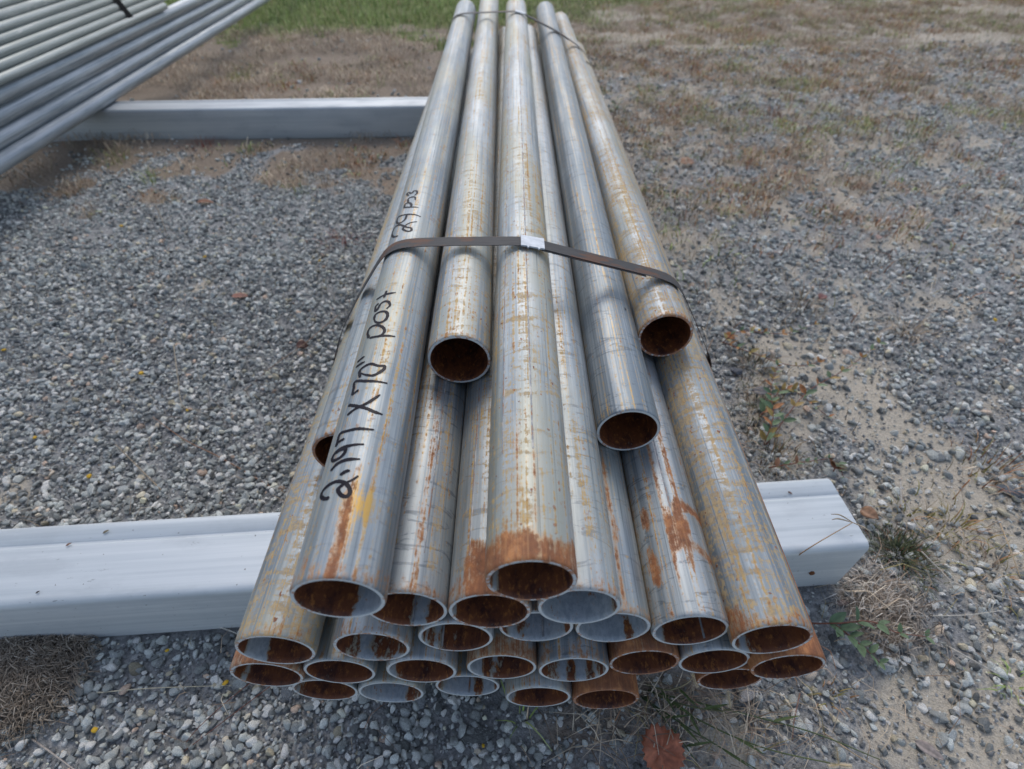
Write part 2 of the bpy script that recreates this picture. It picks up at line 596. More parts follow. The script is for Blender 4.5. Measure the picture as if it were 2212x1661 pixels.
near_beam, nbL = beam('square_tube', -1.15, .421, .2825, .0725, .102, .1098,
                      'pale square steel tube on the gravel under the near pipe mouths')
for (dx, dz) in ((.030, .046), (.051, .026)):
    o = disc('drill_hole', .0034, .003, M_HOLE, near_beam, (nbL - dx - .02, -.0006, dz), (R_(90), 0, 0))
far_beam, fbL = beam('square_tube', -2.3, .16, 1.921, .0446, .102, .1098,
                     'square steel tube on bare soil under the far part of both pipe stacks', .28)


# ------------------------------------------------------------------ the near bundle of pipes
PR, PW, PL = .03015, .0037, 1.778
S_OUT = np.unique(np.concatenate([[0.0, .0008, .0018], np.arange(.004, .30, .0035), np.arange(.30, .62, .007), np.arange(.62, 1.76, .02), [PL - .0018, PL - .0008, PL]]))
NA = 64


def wear_out(S, A, rng, p):
    """rust, ochre, pale oxide level on the outside"""
    ox, oy = rng.random(2) * 200
    n = fbm(S * 9 + ox, np.cos(A) * 1.6 + np.sin(A) * 1.1 + oy, 4)
    nb = fbm(S * 60 + ox, A * 1.3 + oy, 3)
    ochre = p.get('ochre', .12) + (n - .5) * p.get('och_var', .7)
    rust = np.zeros_like(S) - .12
    pale = np.zeros_like(S) + p.get('pale', .02)
    amber = np.zeros_like(S)
    er, el = p.get('end', (.0, .03))
    if er:
        edge = el * (.45 + 1.1 * fbm(A * 1.7 + ox, S * 3 + oy, 3))
        rust = np.maximum(rust, er * smooth(edge * 1.35, edge * .55, S))
    for f in p.get('feat', ()):
        k = f[0]
        if k == 'streak':      # angle, width, s0, s1, strength
            _, a, wd, s0, s1, g = f
            wob = (fbm(S * 22 + oy, S * 0 + a * 3, 3) - .5) * wd * 1.3
            m = np.exp(-((A - R_(a) - wob) / wd) ** 2) * smooth(s0, s0 + .012, S) * smooth(s1, s1 - .06, S)
            m = m * (.75 + .6 * (fbm(S * 40 + ox, A * 4, 3) - .5))
            rust = np.maximum(rust, g * m)
        elif k == 'ostreak':
            _, a, wd, s0, s1, g = f
            m = np.exp(-((A - R_(a)) / wd) ** 2) * smooth(s0, s0 + .02, S) * smooth(s1, s1 - .1, S)
            ochre = np.maximum(ochre, g * m)
        elif k == 'blob':      # angle, s, half angle, half length, strength
            _, a, s, ha, hs, g = f
            q = np.hypot((A - R_(a)) / ha, (S - s) / hs) + (fbm(S * 45 + ox, A * 3 + oy, 3) - .5) * .9
            rust = np.maximum(rust, g * smooth(1.15, .6, q))
        elif k == 'oblob':
            _, a, s, ha, hs, g = f
            q = np.hypot((A - R_(a)) / ha, (S - s) / hs) + (fbm(S * 25 + ox, A * 3 + oy, 3) - .5) * .9
            ochre = np.maximum(ochre, g * smooth(1.2, .5, q))
        elif k == 'amber':
            _, a, s, ha, hs, g = f
            q = np.hypot((A - R_(a)) / ha, (S - s) / hs) + (fbm(S * 25 + ox, A * 3 + oy, 3) - .5) * .9
            amber = np.maximum(amber, g * smooth(1.5, .3, q))
        elif k == 'arc':       # rust arc across: s, a0, a1, width
            _, s, a0, a1, wd, g, sl = f
            m = np.exp(-((S - s - sl * (A - R_(a0))) / wd) ** 2) * smooth(R_(a0 - 6), R_(a0), A) * smooth(R_(a1 + 6), R_(a1), A)
            rust = np.maximum(rust, g * m)
        elif k == 'oarc':
            _, s, a0, a1, wd, g, sl = f
            m = np.exp(-((S - s - sl * np.abs(A)) / wd) ** 2) * smooth(R_(a0 - 6), R_(a0), A) * smooth(R_(a1 + 6), R_(a1), A)
            ochre = np.maximum(ochre, g * m)
        elif k == 'pstreak':
            _, a, wd, s0, s1, g = f
            m = np.exp(-((A - R_(a)) / wd) ** 2) * smooth(s0, s0 + .02, S) * smooth(s1, s1 - .1, S)
            pale = np.maximum(pale, g * m * (.4 + .9 * nb))
    rust = rust + p.get('rust', 0.0) * (n + .25)
    return np.stack([rust, ochre, pale, amber], -1)


def wear_in(S, A, rng, p):
    """bare grey paint shows between the two angles given, rust elsewhere (angle 0 = top, 90 = right)"""
    ox, oy = rng.random(2) * 200
    r = np.full_like(S, 1.5)
    for (a, ha, g) in p.get('bare', ()):
        d = np.abs((A - R_(a) + np.pi) % (2 * np.pi) - np.pi)
        q = d / R_(ha) + (fbm(S * 38 + ox, A * 2.6 + oy, 4) - .5) * 1.0
        r = np.minimum(r, 1.5 - (1.55 * g) * smooth(1.5, .55, q) * smooth(.34, .22, S))
    for (a, ha, s, g) in p.get('spots', ()):
        d = np.abs((A - R_(a) + np.pi) % (2 * np.pi) - np.pi)
        q = np.hypot(d / R_(ha), (S - s) / .016) + (fbm(S * 60 + ox, A * 4 + oy, 3) - .5) * .9
        r = np.maximum(r, 1.2 * g * smooth(1.3, .4, q))
    return np.stack([r, r * 0, r * 0], -1)


def pipe_mesh(seed, p):
    rng = np.random.default_rng(seed)
    ang = np.linspace(-np.pi, np.pi, NA, endpoint=False)
    so = S_OUT
    rad = np.full(len(so), PR)
    rad[[0, -1]] = PR - .0009; rad[[1, -2]] = PR - .0003
    Vs, Cs, rings, mats = [], [], [], []

    def add(s_arr, r_arr, wearf):
        base = sum(len(v) for v in Vs)
        S, A = np.meshgrid(s_arr, ang, indexing='ij')
        Rr = np.repeat(np.asarray(r_arr)[:, None], NA, 1)
        Vs.append(np.stack([Rr * np.sin(A), S, Rr * np.cos(A)], -1).reshape(-1, 3))
        c_ = wearf(S, A); c_ = c_.reshape(-1, c_.shape[-1])
        if c_.shape[1] == 3: c_ = np.concatenate([c_, np.zeros((len(c_), 1))], 1)
        Cs.append(c_)
        return base, len(s_arr)
    b0, n0 = add(so, rad, lambda S, A: wear_out(S, A, rng, p))
    si = np.concatenate([[0.0, .0008], np.arange(.004, .14, .005), np.arange(.15, .4, .02), [.6, 1.0, PL - .0008, PL]])
    ri = np.full(len(si), PR - PW); ri[[0, -1]] = PR - PW + .0006
    rimg = p.get('rim', .2) + .08
    b1, n1 = add(si, ri, lambda S, A: wear_in(S, A, rng, p))
    ox = rng.random() * 100
    rimf = lambda S, A: np.stack([rimg + (fbm(A * 1.6 + ox, A * 0, 3) - .5) * 1.0, S * 0, S * 0], -1)
    b2, _ = add([0.0], [PR - .0009], rimf)
    b3, _ = add([0.0], [PR - PW + .0006], rimf)
    F, MI = [], []
    j = np.arange(NA); jn = (j + 1) % NA

    def strip(a, b, flip, mi):
        q = np.stack([a + j, b + j, b + jn, a + jn], -1)
        if flip: q = q[:, ::-1]
        F.append(q); MI.extend([mi] * NA)
    for i in range(n0 - 1): strip(b0 + i * NA, b0 + (i + 1) * NA, False, 0)
    for i in range(n1 - 1): strip(b1 + i * NA, b1 + (i + 1) * NA, True, 1)
    strip(b2, b3, True, 2)
    strip(b0 + (n0 - 1) * NA, b1 + (n1 - 1) * NA, False, 2)
    me = mesh_np('pipe_wall', np.concatenate(Vs), np.concatenate(F), np.concatenate(Cs), True, 'wear')
    me.polygons.foreach_set('material_index', MI)
    return me


def seam_strip(name, ang, r, s0, s1, width, h, parent, mat=None, seed=0, step=.012):
    """thin raised bead along the pipe at an angle from the top"""
    rng = np.random.default_rng(seed)
    ss = np.arange(s0, s1, step)
    V, F = [], []
    for k, s in enumerate(ss):
        w = width * (.85 + .3 * rng.random()) / r / 2
        hh = h * (.7 + .6 * rng.random())
        for (da, dr) in ((-w, 0), (-w * .45, hh), (w * .45, hh), (w, 0)):
            a = R_(ang) + da
            V.append(((r + dr) * math.sin(a), s, (r + dr) * math.cos(a)))
        if k:
            for q in range(3):
                b = (k - 1) * 4 + q
                F.append((b, b + 1, b + 5, b + 4))
    me = mesh_np(name, V, F, None, True)
    return link(name, me, [mat or M_SEAM], parent)


# near mouth centres (x, y, z), heading and tilt in degrees, wear, label
PIPES = {
 'A': ((-.1104, .1467, .3470), -.9, .65, dict(ochre=.10, och_var=.45, end=(.35, .012), rim=.15, pale=.05,
       feat=[('streak', 4, .13, -.02, .095, 1.45), ('amber', 24, .052, .42, .016, 1.0), ('amber', 12, .045, .16, .04, .8), ('pstreak', 40, .08, .2, 1.0, .6)],
       bare=[(118, 52, 1)]), 'pipe with black handwritten marker lettering along it, at the upper left of the strapped stack'),
 'B': ((-.0764, .1620, .2946), 0, 0, dict(ochre=.02, och_var=.3, end=(.40, .008), rim=.25,
       feat=[('streak', 14, .07, 0, .9, .75), ('ostreak', 40, .11, .0, .5, .85), ('pstreak', 26, .05, 0, .6, .5)], bare=[(-88, 20, 1), (165, 16, .8)]),
       'pipe with two rust lines along its top, just right of the lettered pipe'),
 'C': ((.0124, .1572, .3498), 0, .75, dict(ochre=.42, och_var=.8, end=(1.15, .017), rim=.55, pale=.05,
       feat=[('streak', 8, .06, .0, .13, 1.0), ('streak', -18, .035, 0, .15, .8), ('streak', 30, .03, 0, .08, .6), ('oarc', .14, -40, 60, .0035, 1.2, .010), ('oarc', .235, -50, 62, .003, 1.2, .008), ('oarc', .27, -20, 60, .003, 1.1, .01),
             ('oarc', .355, 5, 60, .004, 1.2, .012), ('oarc', .395, 5, 60, .005, 1.1, .012), ('pstreak', 4, .05, .08, 1.6, .85), ('pstreak', -40, .05, .1, 1.2, .8), ('oblob', 55, .25, .25, .16, .62)],
       bare=[(-78, 38, 1)], spots=[(-95, 22, .01, .8)]), 'topmost middle pipe with a broad band of orange rust round its mouth'),
 'D': ((-.1803, .1488, .2520), -.1, 0, dict(ochre=.54, och_var=.7, end=(.25, .01), rim=.12, feat=[('oblob', 25, .07, .5, .06, .75), ('oarc', .12, -60, 10, .004, 1.0, .02), ('oarc', .16, -60, 10, .004, 1.0, .02)],
       bare=[(-125, 22, 1)]), 'ochre-stained pipe on the left edge, second mouth up from the gravel'),
 'E': ((-.2056, .1493, .1940), 0, 0, dict(ochre=.2, end=(.85, .022), rim=.30, bare=[(-70, 25, .9), (-110, 14, .7)], spots=[(-95, 14, .004, 1)]), 'outermost left pipe mouth, rusty at its left tip, near the yellow bud'),
 'F': ((-.1094, .1540, .2440), 0, 0, dict(ochre=.06, end=(.25, .010), rim=.3, bare=[(170, 62, .95)], spots=[(170, 30, .012, .75), (120, 22, .01, .9), (90, 22, .01, .8)]),
       'grey-lined pipe mouth with brown speckles, tucked under the lettered pipe'),
 'G': ((-.1449, .1515, .1950), 0, 0, dict(ochre=.05, end=(.1, .01), rim=.05), 'dark brown pipe mouth with clean pale rim, right of the outermost left mouth'),
 'H': ((-.0446, .1616, .2431), 0, 0, dict(ochre=.06, end=(.2, .01), rim=.15, bare=[(-100, 55, 1)], spots=[(-100, 9, .008, 1), (-125, 10, .01, .7)]), 'mouth grey on its left half and rusty on its right, below the twin rust-lined pipe'),
 'I': ((-.0767, .1532, .1918), 0, 0, dict(ochre=.05, end=(.15, .01), rim=.1, bare=[(-95, 32, 1)]), 'dark red-brown pipe mouth with grey left corner, in the second row up'),
 'J': ((-.1710, .1532, .1404), 0, 0, dict(ochre=.05, end=(.2, .01), rim=.1, bare=[(-90, 24, .75)]), 'leftmost dark pipe mouth of the bottom row just above the gravel'),
 'K': ((-.1102, .1511, .1405), 0, 0, dict(ochre=.02, end=(.1, .01), rim=.05, bare=[(-150, 80, 1)], spots=[(150, 8, .006, .9)]), 'bottom-row pipe mouth painted pale grey on the left with a rusty right end'),
 'L': ((-.0409, .1565, .1405), 0, 0, dict(ochre=.02, end=(.15, .01), rim=.1, bare=[(180, 80, .95)], spots=[(-90, 30, .01, 1), (160, 12, .012, 1), (90, 30, .01, .9)]), 'bottom-row pipe mouth with grey lining and scattered rust stripes, partly hidden from above'),
 'M': ((-.0160, .1597, .2966), 0, 0, dict(ochre=.28, och_var=.7, end=(.45, .014), rim=.5, feat=[('blob', -12, .016, .55, .024, 1.25)], bare=[(-95, 14, .8)]), 'pipe with a rust-caked end tucked below and left of the topmost middle pipe'),
 'N': ((.0481, .1612, .3005), 0, 0, dict(ochre=.22, och_var=.5, end=(.35, .010), rim=.12, pale=.1, feat=[('ostreak', -20, .035, .02, .9, 1.1), ('ostreak', -27, .02, .1, .9, .9), ('oblob', 12, .12, .10, .05, .75)],
       bare=[(180, 150, 1)], spots=[(92, 18, .01, .95), (-88, 12, .01, .9)]), 'pipe mouth lined with smooth blue-grey paint, right of the topmost middle pipe'),
 'O': ((.0801, .1672, .2478), 0, 0, dict(ochre=.05, och_var=.3, end=(.45, .008), rim=.12, pale=.1, feat=[('streak', 12, .075, 0, .5, .95), ('pstreak', 4, .04, 0, .5, .6)],
       bare=[(180, 170, 1)], spots=[(140, 7, .003, 1)]), 'blue-grey lined pipe mouth lower right of its twin, with a red-brown line along its top'),
 'P': ((.0192, .1680, .2472), 0, 0, dict(ochre=.1, end=(.2, .01), rim=.2, bare=[(160, 80, 1)], spots=[(95, 25, .012, .9), (-150, 16, .02, .7)]), 'half-hidden grey and rust-streaked mouth in the middle of the stack'),
 'Q': ((-.0087, .1556, .1933), 0, 0, dict(ochre=.1, end=(.7, .018), rim=.12, bare=[(-105, 58, 1)], spots=[(-150, 14, .01, .9), (-178, 10, .012, .9)]), 'mouth with orange stain above it and a grey left side, middle of second row'),
 'R': ((.0520, .1532, .1941), 0, 0, dict(ochre=.04, end=(.3, .012), rim=.15, bare=[(160, 62, 1)], spots=[(178, 11, .006, 1), (110, 14, .008, .9), (140, 10, .004, .8)]), 'grey-lined mouth, rust run at lower lip, right of the orange-stained one'),
 'S': ((.1126, .1589, .1944), 0, 0, dict(ochre=.25, end=(1.05, .045), rim=.85, rust=.15), 'rust-covered pipe mouth in the second row above the straw'),
 'U': ((.0238, .1474, .1404), 0, 0, dict(ochre=.0, end=(.15, .01), rim=.08, bare=[(-105, 22, .8)]), 'bottom-row pipe with a dull grey end and brown mouth beside the rusty one'),
 'V': ((.0849, .1455, .1405), 0, 0, dict(ochre=.2, end=(1.2, .09), rim=.9, rust=.5), 'wholly rust-brown pipe end, rightmost of the front of the bottom row'),
 'W': ((.1403, .1643, .2494), 0, 0, dict(ochre=.06, och_var=.35, end=(.15, .01), rim=.08, pale=.05,
       feat=[('streak', -17, .06, .018, .28, 1.1), ('streak', 10, .075, .03, .30, 1.0), ('blob', 2, .075, .45, .022, 1.1), ('blob', -52, .045, .22, .018, 1.1), ('arc', .098, 8, 62, .005, 1.3, -.010), ('arc', .06, 8, 62, .006, .8, -.012), ('blob', -50, .09, .16, .012, .9), ('pstreak', -4, .07, .02, .3, 1.1), ('blob', 45, .15, .05, .006, .9)],
       bare=[(-90, 48, 1)]), 'pipe with branching rust runs along its top, left of the big ochre-stained pipe'),
 'X': ((.1978, .1542, .2590), 0, 0, dict(ochre=.70, och_var=.7, end=(.4, .010), rim=.35, feat=[('blob', -72, .004, .4, .02, .9), ('streak', -84, .08, 0, .25, .7)], bare=[(-110, 52, .85)], spots=[(-120, 20, .01, .8)]), 'ochre-mottled grey pipe on the right edge with a thick long mouth'),
 'Y': ((.2290, .1523, .2040), 0, 0, dict(ochre=.3, end=(1.35, .10), rim=.6, rust=.6), 'dark red rusted pipe at the far right, under the ochre-mottled pipe'),
 'Z': ((.1715, .1591, .1965), 0, 0, dict(ochre=.02, end=(.1, .01), rim=.06), 'dark-mouthed pipe with a clean grey rim behind the lone seed head'),
 'AA': ((.2020, .1622, .1405), 0, 0, dict(ochre=.3, end=(1.0, .05), rim=.75, rust=.3), 'rusty bottom-row pipe mouth half hidden at the right, above the gravel'),
 'BB': ((-.0494, .3726, .3489), -.8, .4, dict(ochre=.32, och_var=.7, end=(.3, .006), rim=.35, feat=[('streak', 2, .035, .02, .085, 1.0), ('pstreak', -28, .06, .03, 1.2, .9)]), 'set-back pipe with a dark open mouth between the lettered pipe and topmost middle pipe'),
 'CC': ((.1088, .3264, .3012), 0, 1.1, dict(tone=-.13, ochre=.0, och_var=.25, end=(.0, .01), rim=.05, pale=.03, feat=[('pstreak', -8, .05, .0, .3, .8)], bare=[(-95, 14, .7)]), 'clean dark grey set-back pipe with an orange-brown mouth, right of middle'),
 'DD': ((.1685, .4552, .3106), 0, -.8, dict(ochre=.62, och_var=.9, end=(.5, .006), rim=.85, feat=[('streak', 2, .03, .0, .12, .9)]), 'most set-back pipe, heavily ochre-stained, with a thin rusty rim at the right'),
 'EE': ((-.1483, .2968, .3034), -.8, -.7, dict(ochre=.28, och_var=.5, end=(.3, .006), rim=.9), 'set-back pipe at the left whose rusty mouth peeps out behind the lettered pipe'),
}
PIPE_ROOT = {}
for i, (key, (c, yaw, tilt, p, label)) in enumerate(PIPES.items()):
    root = empty('galvanized_pipe', c)
    root.rotation_euler = Euler((R_(tilt), 0, -R_(yaw)), 'ZYX')
    tag(root, label, 'steel pipe', 'galvanized pipes strapped in the near stack')
    me = pipe_mesh(100 + i, p)
    o = link('pipe_wall', me, [M_OUT, M_IN, M_RIM], root)
    o['tone'] = float(p.get('tone', (i * 37 % 11 - 5) * .012))
    PIPE_ROOT[key] = root
for key, a, s1 in (('C', 5, 1.7), ('C', -40, 1.3), ('W', -4, .6), ('O', 6, .6), ('B', 24, 1.2), ('DD', 4, 1.6), ('N', -23, 1.0), ('M', -30, .8)):
    seam_strip('weld_seam', a, PR, (.085 if key in 'CW' else .03), s1, .0013, .00022, PIPE_ROOT[key], seed=len(key) + int(a) + 50)
for key, a in (('H', -150), ('P', 165), ('Q', -140), ('L', 180), ('W', 140), ('B', 178)):
    seam_strip('inner_seam', a, PR - PW - .0004, .002, .25, .0016, -.0001, PIPE_ROOT[key], seed=int(a) + 300)

# marker lettering on the pipe: strokes as (distance from the mouth in mm, angle from the top in 1/100 rad)
STROKES = [[[57.5,-45.3],[58.2,-55.9],[61.4,-69.6],[65.0,-72.4],[67.7,-63.6],[69.6,-44.5],[69.8,-26.7],[67.4,-8.7],[63.3,2.8],[59.5,6.5],[56.8,0.8],[57.7,-10.6],[61.6,-21.4],[64.3,-21.2],[67.1,-10.7],[70.5,6.7],[73.1,14.8]],[[75.7,-24.1],[77.5,-14.7],[77.9,-7.0]],[[82.5,-57.2],[85.8,-45.5],[87.6,-25.8],[87.9,-9.3],[87.9,10.1]],[[98.4,-30.3],[94.5,-31.1],[91.0,-41.7],[90.7,-61.1],[94.5,-68.9],[98.2,-60.7],[100.1,-43.9],[100.6,-23.0],[101.1,-6.3],[101.3,10.9]],[[98.4,-30.3],[98.7,-45.6],[97.1,-56.3]],[[108.6,-46.1],[107.5,-65.6],[105.6,-65.3],[113.3,-66.4],[116.5,-62.6],[116.1,-37.3],[116.3,-11.4],[115.9,10.4],[115.9,26.9]],[[134.5,-51.1],[137.6,-34.0],[142.0,-5.1],[148.0,14.0],[151.7,23.2]],[[144.7,-56.9],[140.1,-27.4],[136.8,-2.0],[133.7,19.4],[132.5,39.7]],[[158.6,-41.5],[157.0,-56.6],[164.6,-59.2],[171.9,-61.3],[168.3,-27.0],[166.8,1.0],[166.2,34.9]],[[175.7,-46.0],[182.1,-52.7],[185.6,-48.6],[188.6,-22.6],[185.5,1.3],[185.3,18.7],[180.9,18.3],[174.0,-3.0],[175.4,-25.8],[180.4,-49.6]],[[192.9,-72.4],[193.5,-44.5]],[[199.7,-73.5],[201.2,-50.9]],[[228.1,-54.2],[236.3,-65.2],[242.2,-61.2],[242.7,-39.6],[238.6,-16.7],[232.8,-4.2],[227.1,-7.3],[225.0,-22.0]],[[225.7,-44.7],[224.7,-18.6],[225.1,28.4]],[[254.9,-51.8],[260.5,-51.7],[262.2,-33.6],[260.2,-13.6],[254.3,-5.7],[247.4,-10.2],[244.9,-26.9],[248.7,-43.6],[254.9,-51.8]],[[277.6,-52.9],[275.5,-61.0],[267.7,-56.1],[267.8,-48.6],[274.9,-42.2],[277.9,-30.1],[276.2,-14.2],[270.1,-6.2],[265.5,-13.1]],[[288.4,-62.6],[288.9,-46.4],[289.8,-33.3],[290.1,-15.5],[290.7,1.1]],[[294.8,-31.2],[285.0,-33.9]],[[405.5,-48.3],[411.0,-70.0],[426.3,-93.1],[436.7,-83.3],[432.8,-51.4],[421.5,-19.0],[417.9,2.4],[412.0,4.7],[411.1,-10.5],[418.0,-29.2],[424.6,-24.5],[430.3,-6.5],[433.5,18.1]],[[452.4,-28.4],[440.7,-32.0],[437.3,-53.9],[448.0,-76.9],[459.6,-76.8],[455.5,-48.6],[452.2,-19.7],[450.0,5.9],[447.3,27.1]],[[475.9,-51.8],[470.7,-23.2],[468.7,11.3]],[[475.9,-51.8],[485.5,-51.6],[482.5,-28.2],[474.1,-18.0],[470.1,-22.9]],[[487.2,-37.3],[495.6,-42.8],[498.5,-30.5],[495.8,-11.5],[488.5,-7.8]],[[506.8,-46.7],[516.5,-60.0],[516.2,-48.7],[509.8,-33.1],[514.8,-23.4],[513.3,-11.5],[507.1,-7.0],[501.8,-13.8]]]


def ink_strokes(parent, strokes, what):
    V, F = [], []
    rng = np.random.default_rng(5)
    for st in strokes:
        P = np.array([(s * .001, a * .01 * PR) for s, a in st])
        # Catmull-Rom
        Q = []
        ext = np.vstack([2 * P[0] - P[1], P, 2 * P[-1] - P[-2]])
        for i in range(1, len(ext) - 2):
            p0, p1, p2, p3 = ext[i - 1:i + 3]
            for t in np.linspace(0, 1, 7)[:-1]:
                Q.append(.5 * ((2 * p1) + (p2 - p0) * t + (2 * p0 - 5 * p1 + 4 * p2 - p3) * t * t + (3 * p1 - p0 - 3 * p2 + p3) * t ** 3))
        Q.append(P[-1]); Q = np.array(Q)
        d = np.gradient(Q, axis=0); d /= np.linalg.norm(d, axis=1)[:, None] + 1e-9
        n = np.stack([-d[:, 1], d[:, 0]], -1)
        m = len(Q)
        w = .00150 * (1 + .25 * (rng.random(m) - .5)) * (1 - .45 * smooth(.75, 1, np.linspace(0, 1, m)))
        b = len(V)
        for q, nn, ww in zip(Q, n, w):
            for sgn in (-1, 1):
                s, t = q + nn * ww * sgn
                a = t / PR
                V.append(((PR + .00022) * math.sin(a), s, (PR + .00022) * math.cos(a)))
        for i in range(m - 1):
            F.append((b + 2 * i, b + 2 * i + 1, b + 2 * i + 3, b + 2 * i + 2))
        for q, ww in ((Q[0], w[0]), (Q[-1], w[-1])):
            c0 = len(V)
            for k in range(10):
                s, t = q[0] + ww * math.cos(k * .6283), q[1] + ww * math.sin(k * .6283)
                a = t / PR
                V.append(((PR + .00030) * math.sin(a), s, (PR + .00030) * math.cos(a)))
            F.append(tuple(range(c0, c0 + 10)))
    me = mesh_np('ink', V, F)
    bm = bmesh.new(); bm.from_mesh(me)
    for f in bm.faces:
        if f.normal.dot(Vector((f.calc_center_median().x, 0, f.calc_center_median().z))) < 0: f.normal_flip()
    bm.to_mesh(me); bm.free()
    o = link('marker_lettering', me, [M_INK], parent)
    o['label'] = what


for a_, b_, t_ in ((0, 12, 'marker writing 2.197 X 70 inch mark nearest the pipe mouth'), (12, 18, 'marker word post just before the strap'), (18, 26, 'marker writing 29 pcs beyond the strap')):
    ink_strokes(PIPE_ROOT['A'], STROKES[a_:b_], t_)


# ------------------------------------------------------------------ steel straps
def convex_hull(pts):
    pts = sorted(set(map(tuple, np.round(pts, 6))))
    def half(ps):
        h = []
        for p in ps:
            while len(h) >= 2 and (h[-1][0] - h[-2][0]) * (p[1] - h[-2][1]) - (h[-1][1] - h[-2][1]) * (p[0] - h[-2][0]) <= 0: h.pop()
            h.append(p)
        return h
    a = half(pts); b = half(pts[::-1])
    return a[:-1] + b[:-1]


def pipe_centre_at(key, y):
    c, yaw, tilt, _, _ = PIPES[key]
    s = (y - c[1])
    return (c[0] + s * math.tan(R_(yaw)), c[2] + s * math.tan(R_(tilt)))


def strap(name, y, width, label, seal_x, lean=0.0):
    th = .0007
    pts = []
    for k in PIPES:
        if PIPES[k][0][1] < y - width and PIPES[k][0][1] + PL > y + width:
            x, z = pipe_centre_at(k, y)
            for a in np.linspace(0, 2 * np.pi, 72, endpoint=False):
                pts.append((x + (PR + .0006) * math.cos(a), z + (PR + .0006) * math.sin(a)))
    hull = np.array(convex_hull(np.array(pts)))
    # resample evenly
    hh = np.vstack([hull, hull[:1]])
    L = np.concatenate([[0], np.cumsum(np.hypot(*np.diff(hh, axis=0).T))])
    t = np.linspace(0, L[-1], 260, endpoint=False)
    P = np.stack([np.interp(t, L, hh[:, 0]), np.interp(t, L, hh[:, 1])], -1)
    d = np.roll(P, -1, 0) - np.roll(P, 1, 0); d /= np.linalg.norm(d, axis=1)[:, None]
    P = P + np.stack([d[:, 1], -d[:, 0]], -1) * .0030          # stiff band: it bows a little off the pipes
    kk = np.exp(-.5 * (np.arange(-14, 15) / 2.1) ** 2); kk /= kk.sum()
    P = sum(w_ * np.roll(P, s_, 0) for w_, s_ in zip(kk, range(-14, 15)))
    d = np.roll(P, -1, 0) - np.roll(P, 1, 0); d /= np.linalg.norm(d, axis=1)[:, None]
    N = np.stack([d[:, 1], -d[:, 0]], -1)
    root = empty(name, (0, y, 0))
    wob = lambda i: .0012 * math.sin(i * .13) + lean * P[i, 0]
    m = len(P)
    V, F = [], []
    for i in range(m):
        for (dy, dn) in ((-width / 2, 0), (width / 2, 0), (width / 2, th), (-width / 2, th)):
            V.append((P[i, 0] + N[i, 0] * dn, dy + wob(i), P[i, 1] + N[i, 1] * dn))
    for i in range(m):
        j = (i + 1) % m
        for q in range(4):
            F.append((i * 4 + q, i * 4 + (q + 1) % 4, j * 4 + (q + 1) % 4, j * 4 + q))
    me = mesh_np('band', V, F)
    bm = bmesh.new(); bm.from_mesh(me); bmesh.ops.recalc_face_normals(bm, faces=bm.faces); bm.to_mesh(me); bm.free()
    link('band', me, [M_STRAP], root)
    # crimped seal sleeve
    top = [i for i in range(m) if N[i, 1] > .8]
    i0 = min(top, key=lambda i: abs(P[i, 0] - seal_x))
    sl = .0130
    ux = d[i0]; nn = N[i0]
    sw = width / 2 + .0016
    bm = bmesh.new()
    segs = [(-1.0, 0), (-.62, 0), (-.58, 1), (-.46, 1), (-.42, 0), (.30, 0), (.34, 1), (.46, 1), (.50, 0), (1.0, 0)]
    lo, hi = [], []
    for (q, notch) in segs:
        e = .0024 * notch
        for (lst, dn) in ((lo, th * .2), (hi, th * 2.6)):
            for dy in (-sw - e, sw - .0006 * notch):
                lst.append(bm.verts.new((P[i0, 0] + ux[0] * q * sl + nn[0] * dn, dy + wob(i0), P[i0, 1] + ux[1] * q * sl + nn[1] * dn)))
    for k in range(len(segs) - 1):
        a = 2 * k
        bm.faces.new((hi[a], hi[a + 2], hi[a + 3], hi[a + 1]))
        bm.faces.new((lo[a], lo[a + 1], lo[a + 3], lo[a + 2]))
        bm.faces.new((lo[a], lo[a + 2], hi[a + 2], hi[a]))
        bm.faces.new((lo[a + 1], hi[a + 1], hi[a + 3], lo[a + 3]))
    bm.faces.new((lo[0], hi[0], hi[1], lo[1]))
    bm.faces.new((lo[-2], lo[-1], hi[-1], hi[-2]))
    bmesh.ops.recalc_face_normals(bm, faces=bm.faces)
    me = bpy.data.meshes.new('seal'); bm.to_mesh(me); bm.free()
    link('seal', me, [M_SEAL], root)
    # loose inner tail running on from the seal under the band
    V, F = [], []
    idx = [i for i in range(m) if N[i, 1] > .6 and P[i, 0] > seal_x + .01 and P[i, 0] < seal_x + .135]
    idx.sort(key=lambda i: P[i, 0])
    for i in idx:
        for (dy, dn) in ((-width / 2 - .0016, -.0012), (width / 2 - .004, -.0012), (width / 2 - .004, -.0004), (-width / 2 - .0016, -.0004)):
            V.append((P[i, 0] + N[i, 0] * dn, dy + wob(i), P[i, 1] + N[i, 1] * dn))
    for k in range(len(idx) - 1):
        for q in range(4):
            F.append((k * 4 + q, k * 4 + (q + 1) % 4, k * 4 + 4 + (q + 1) % 4, k * 4 + 4 + q))
    e = (len(idx) - 1) * 4
    F += [(0, 1, 2, 3), (e, e + 3, e + 2, e + 1)]
    link('strap_tail', mesh_np('tail', V, F), [M_STRAP], root)
    tag(root, label, 'steel strap', 'straps round the near stack')
    return root


strap('steel_strap', .524, .0185, 'dark rusty steel strap across the near pipes, just past the word post', .021, 0.0)
strap('steel_strap', 1.70, .0185, 'dark steel strap round the far part of the pipe stack, near the grass', .022, 0.0)


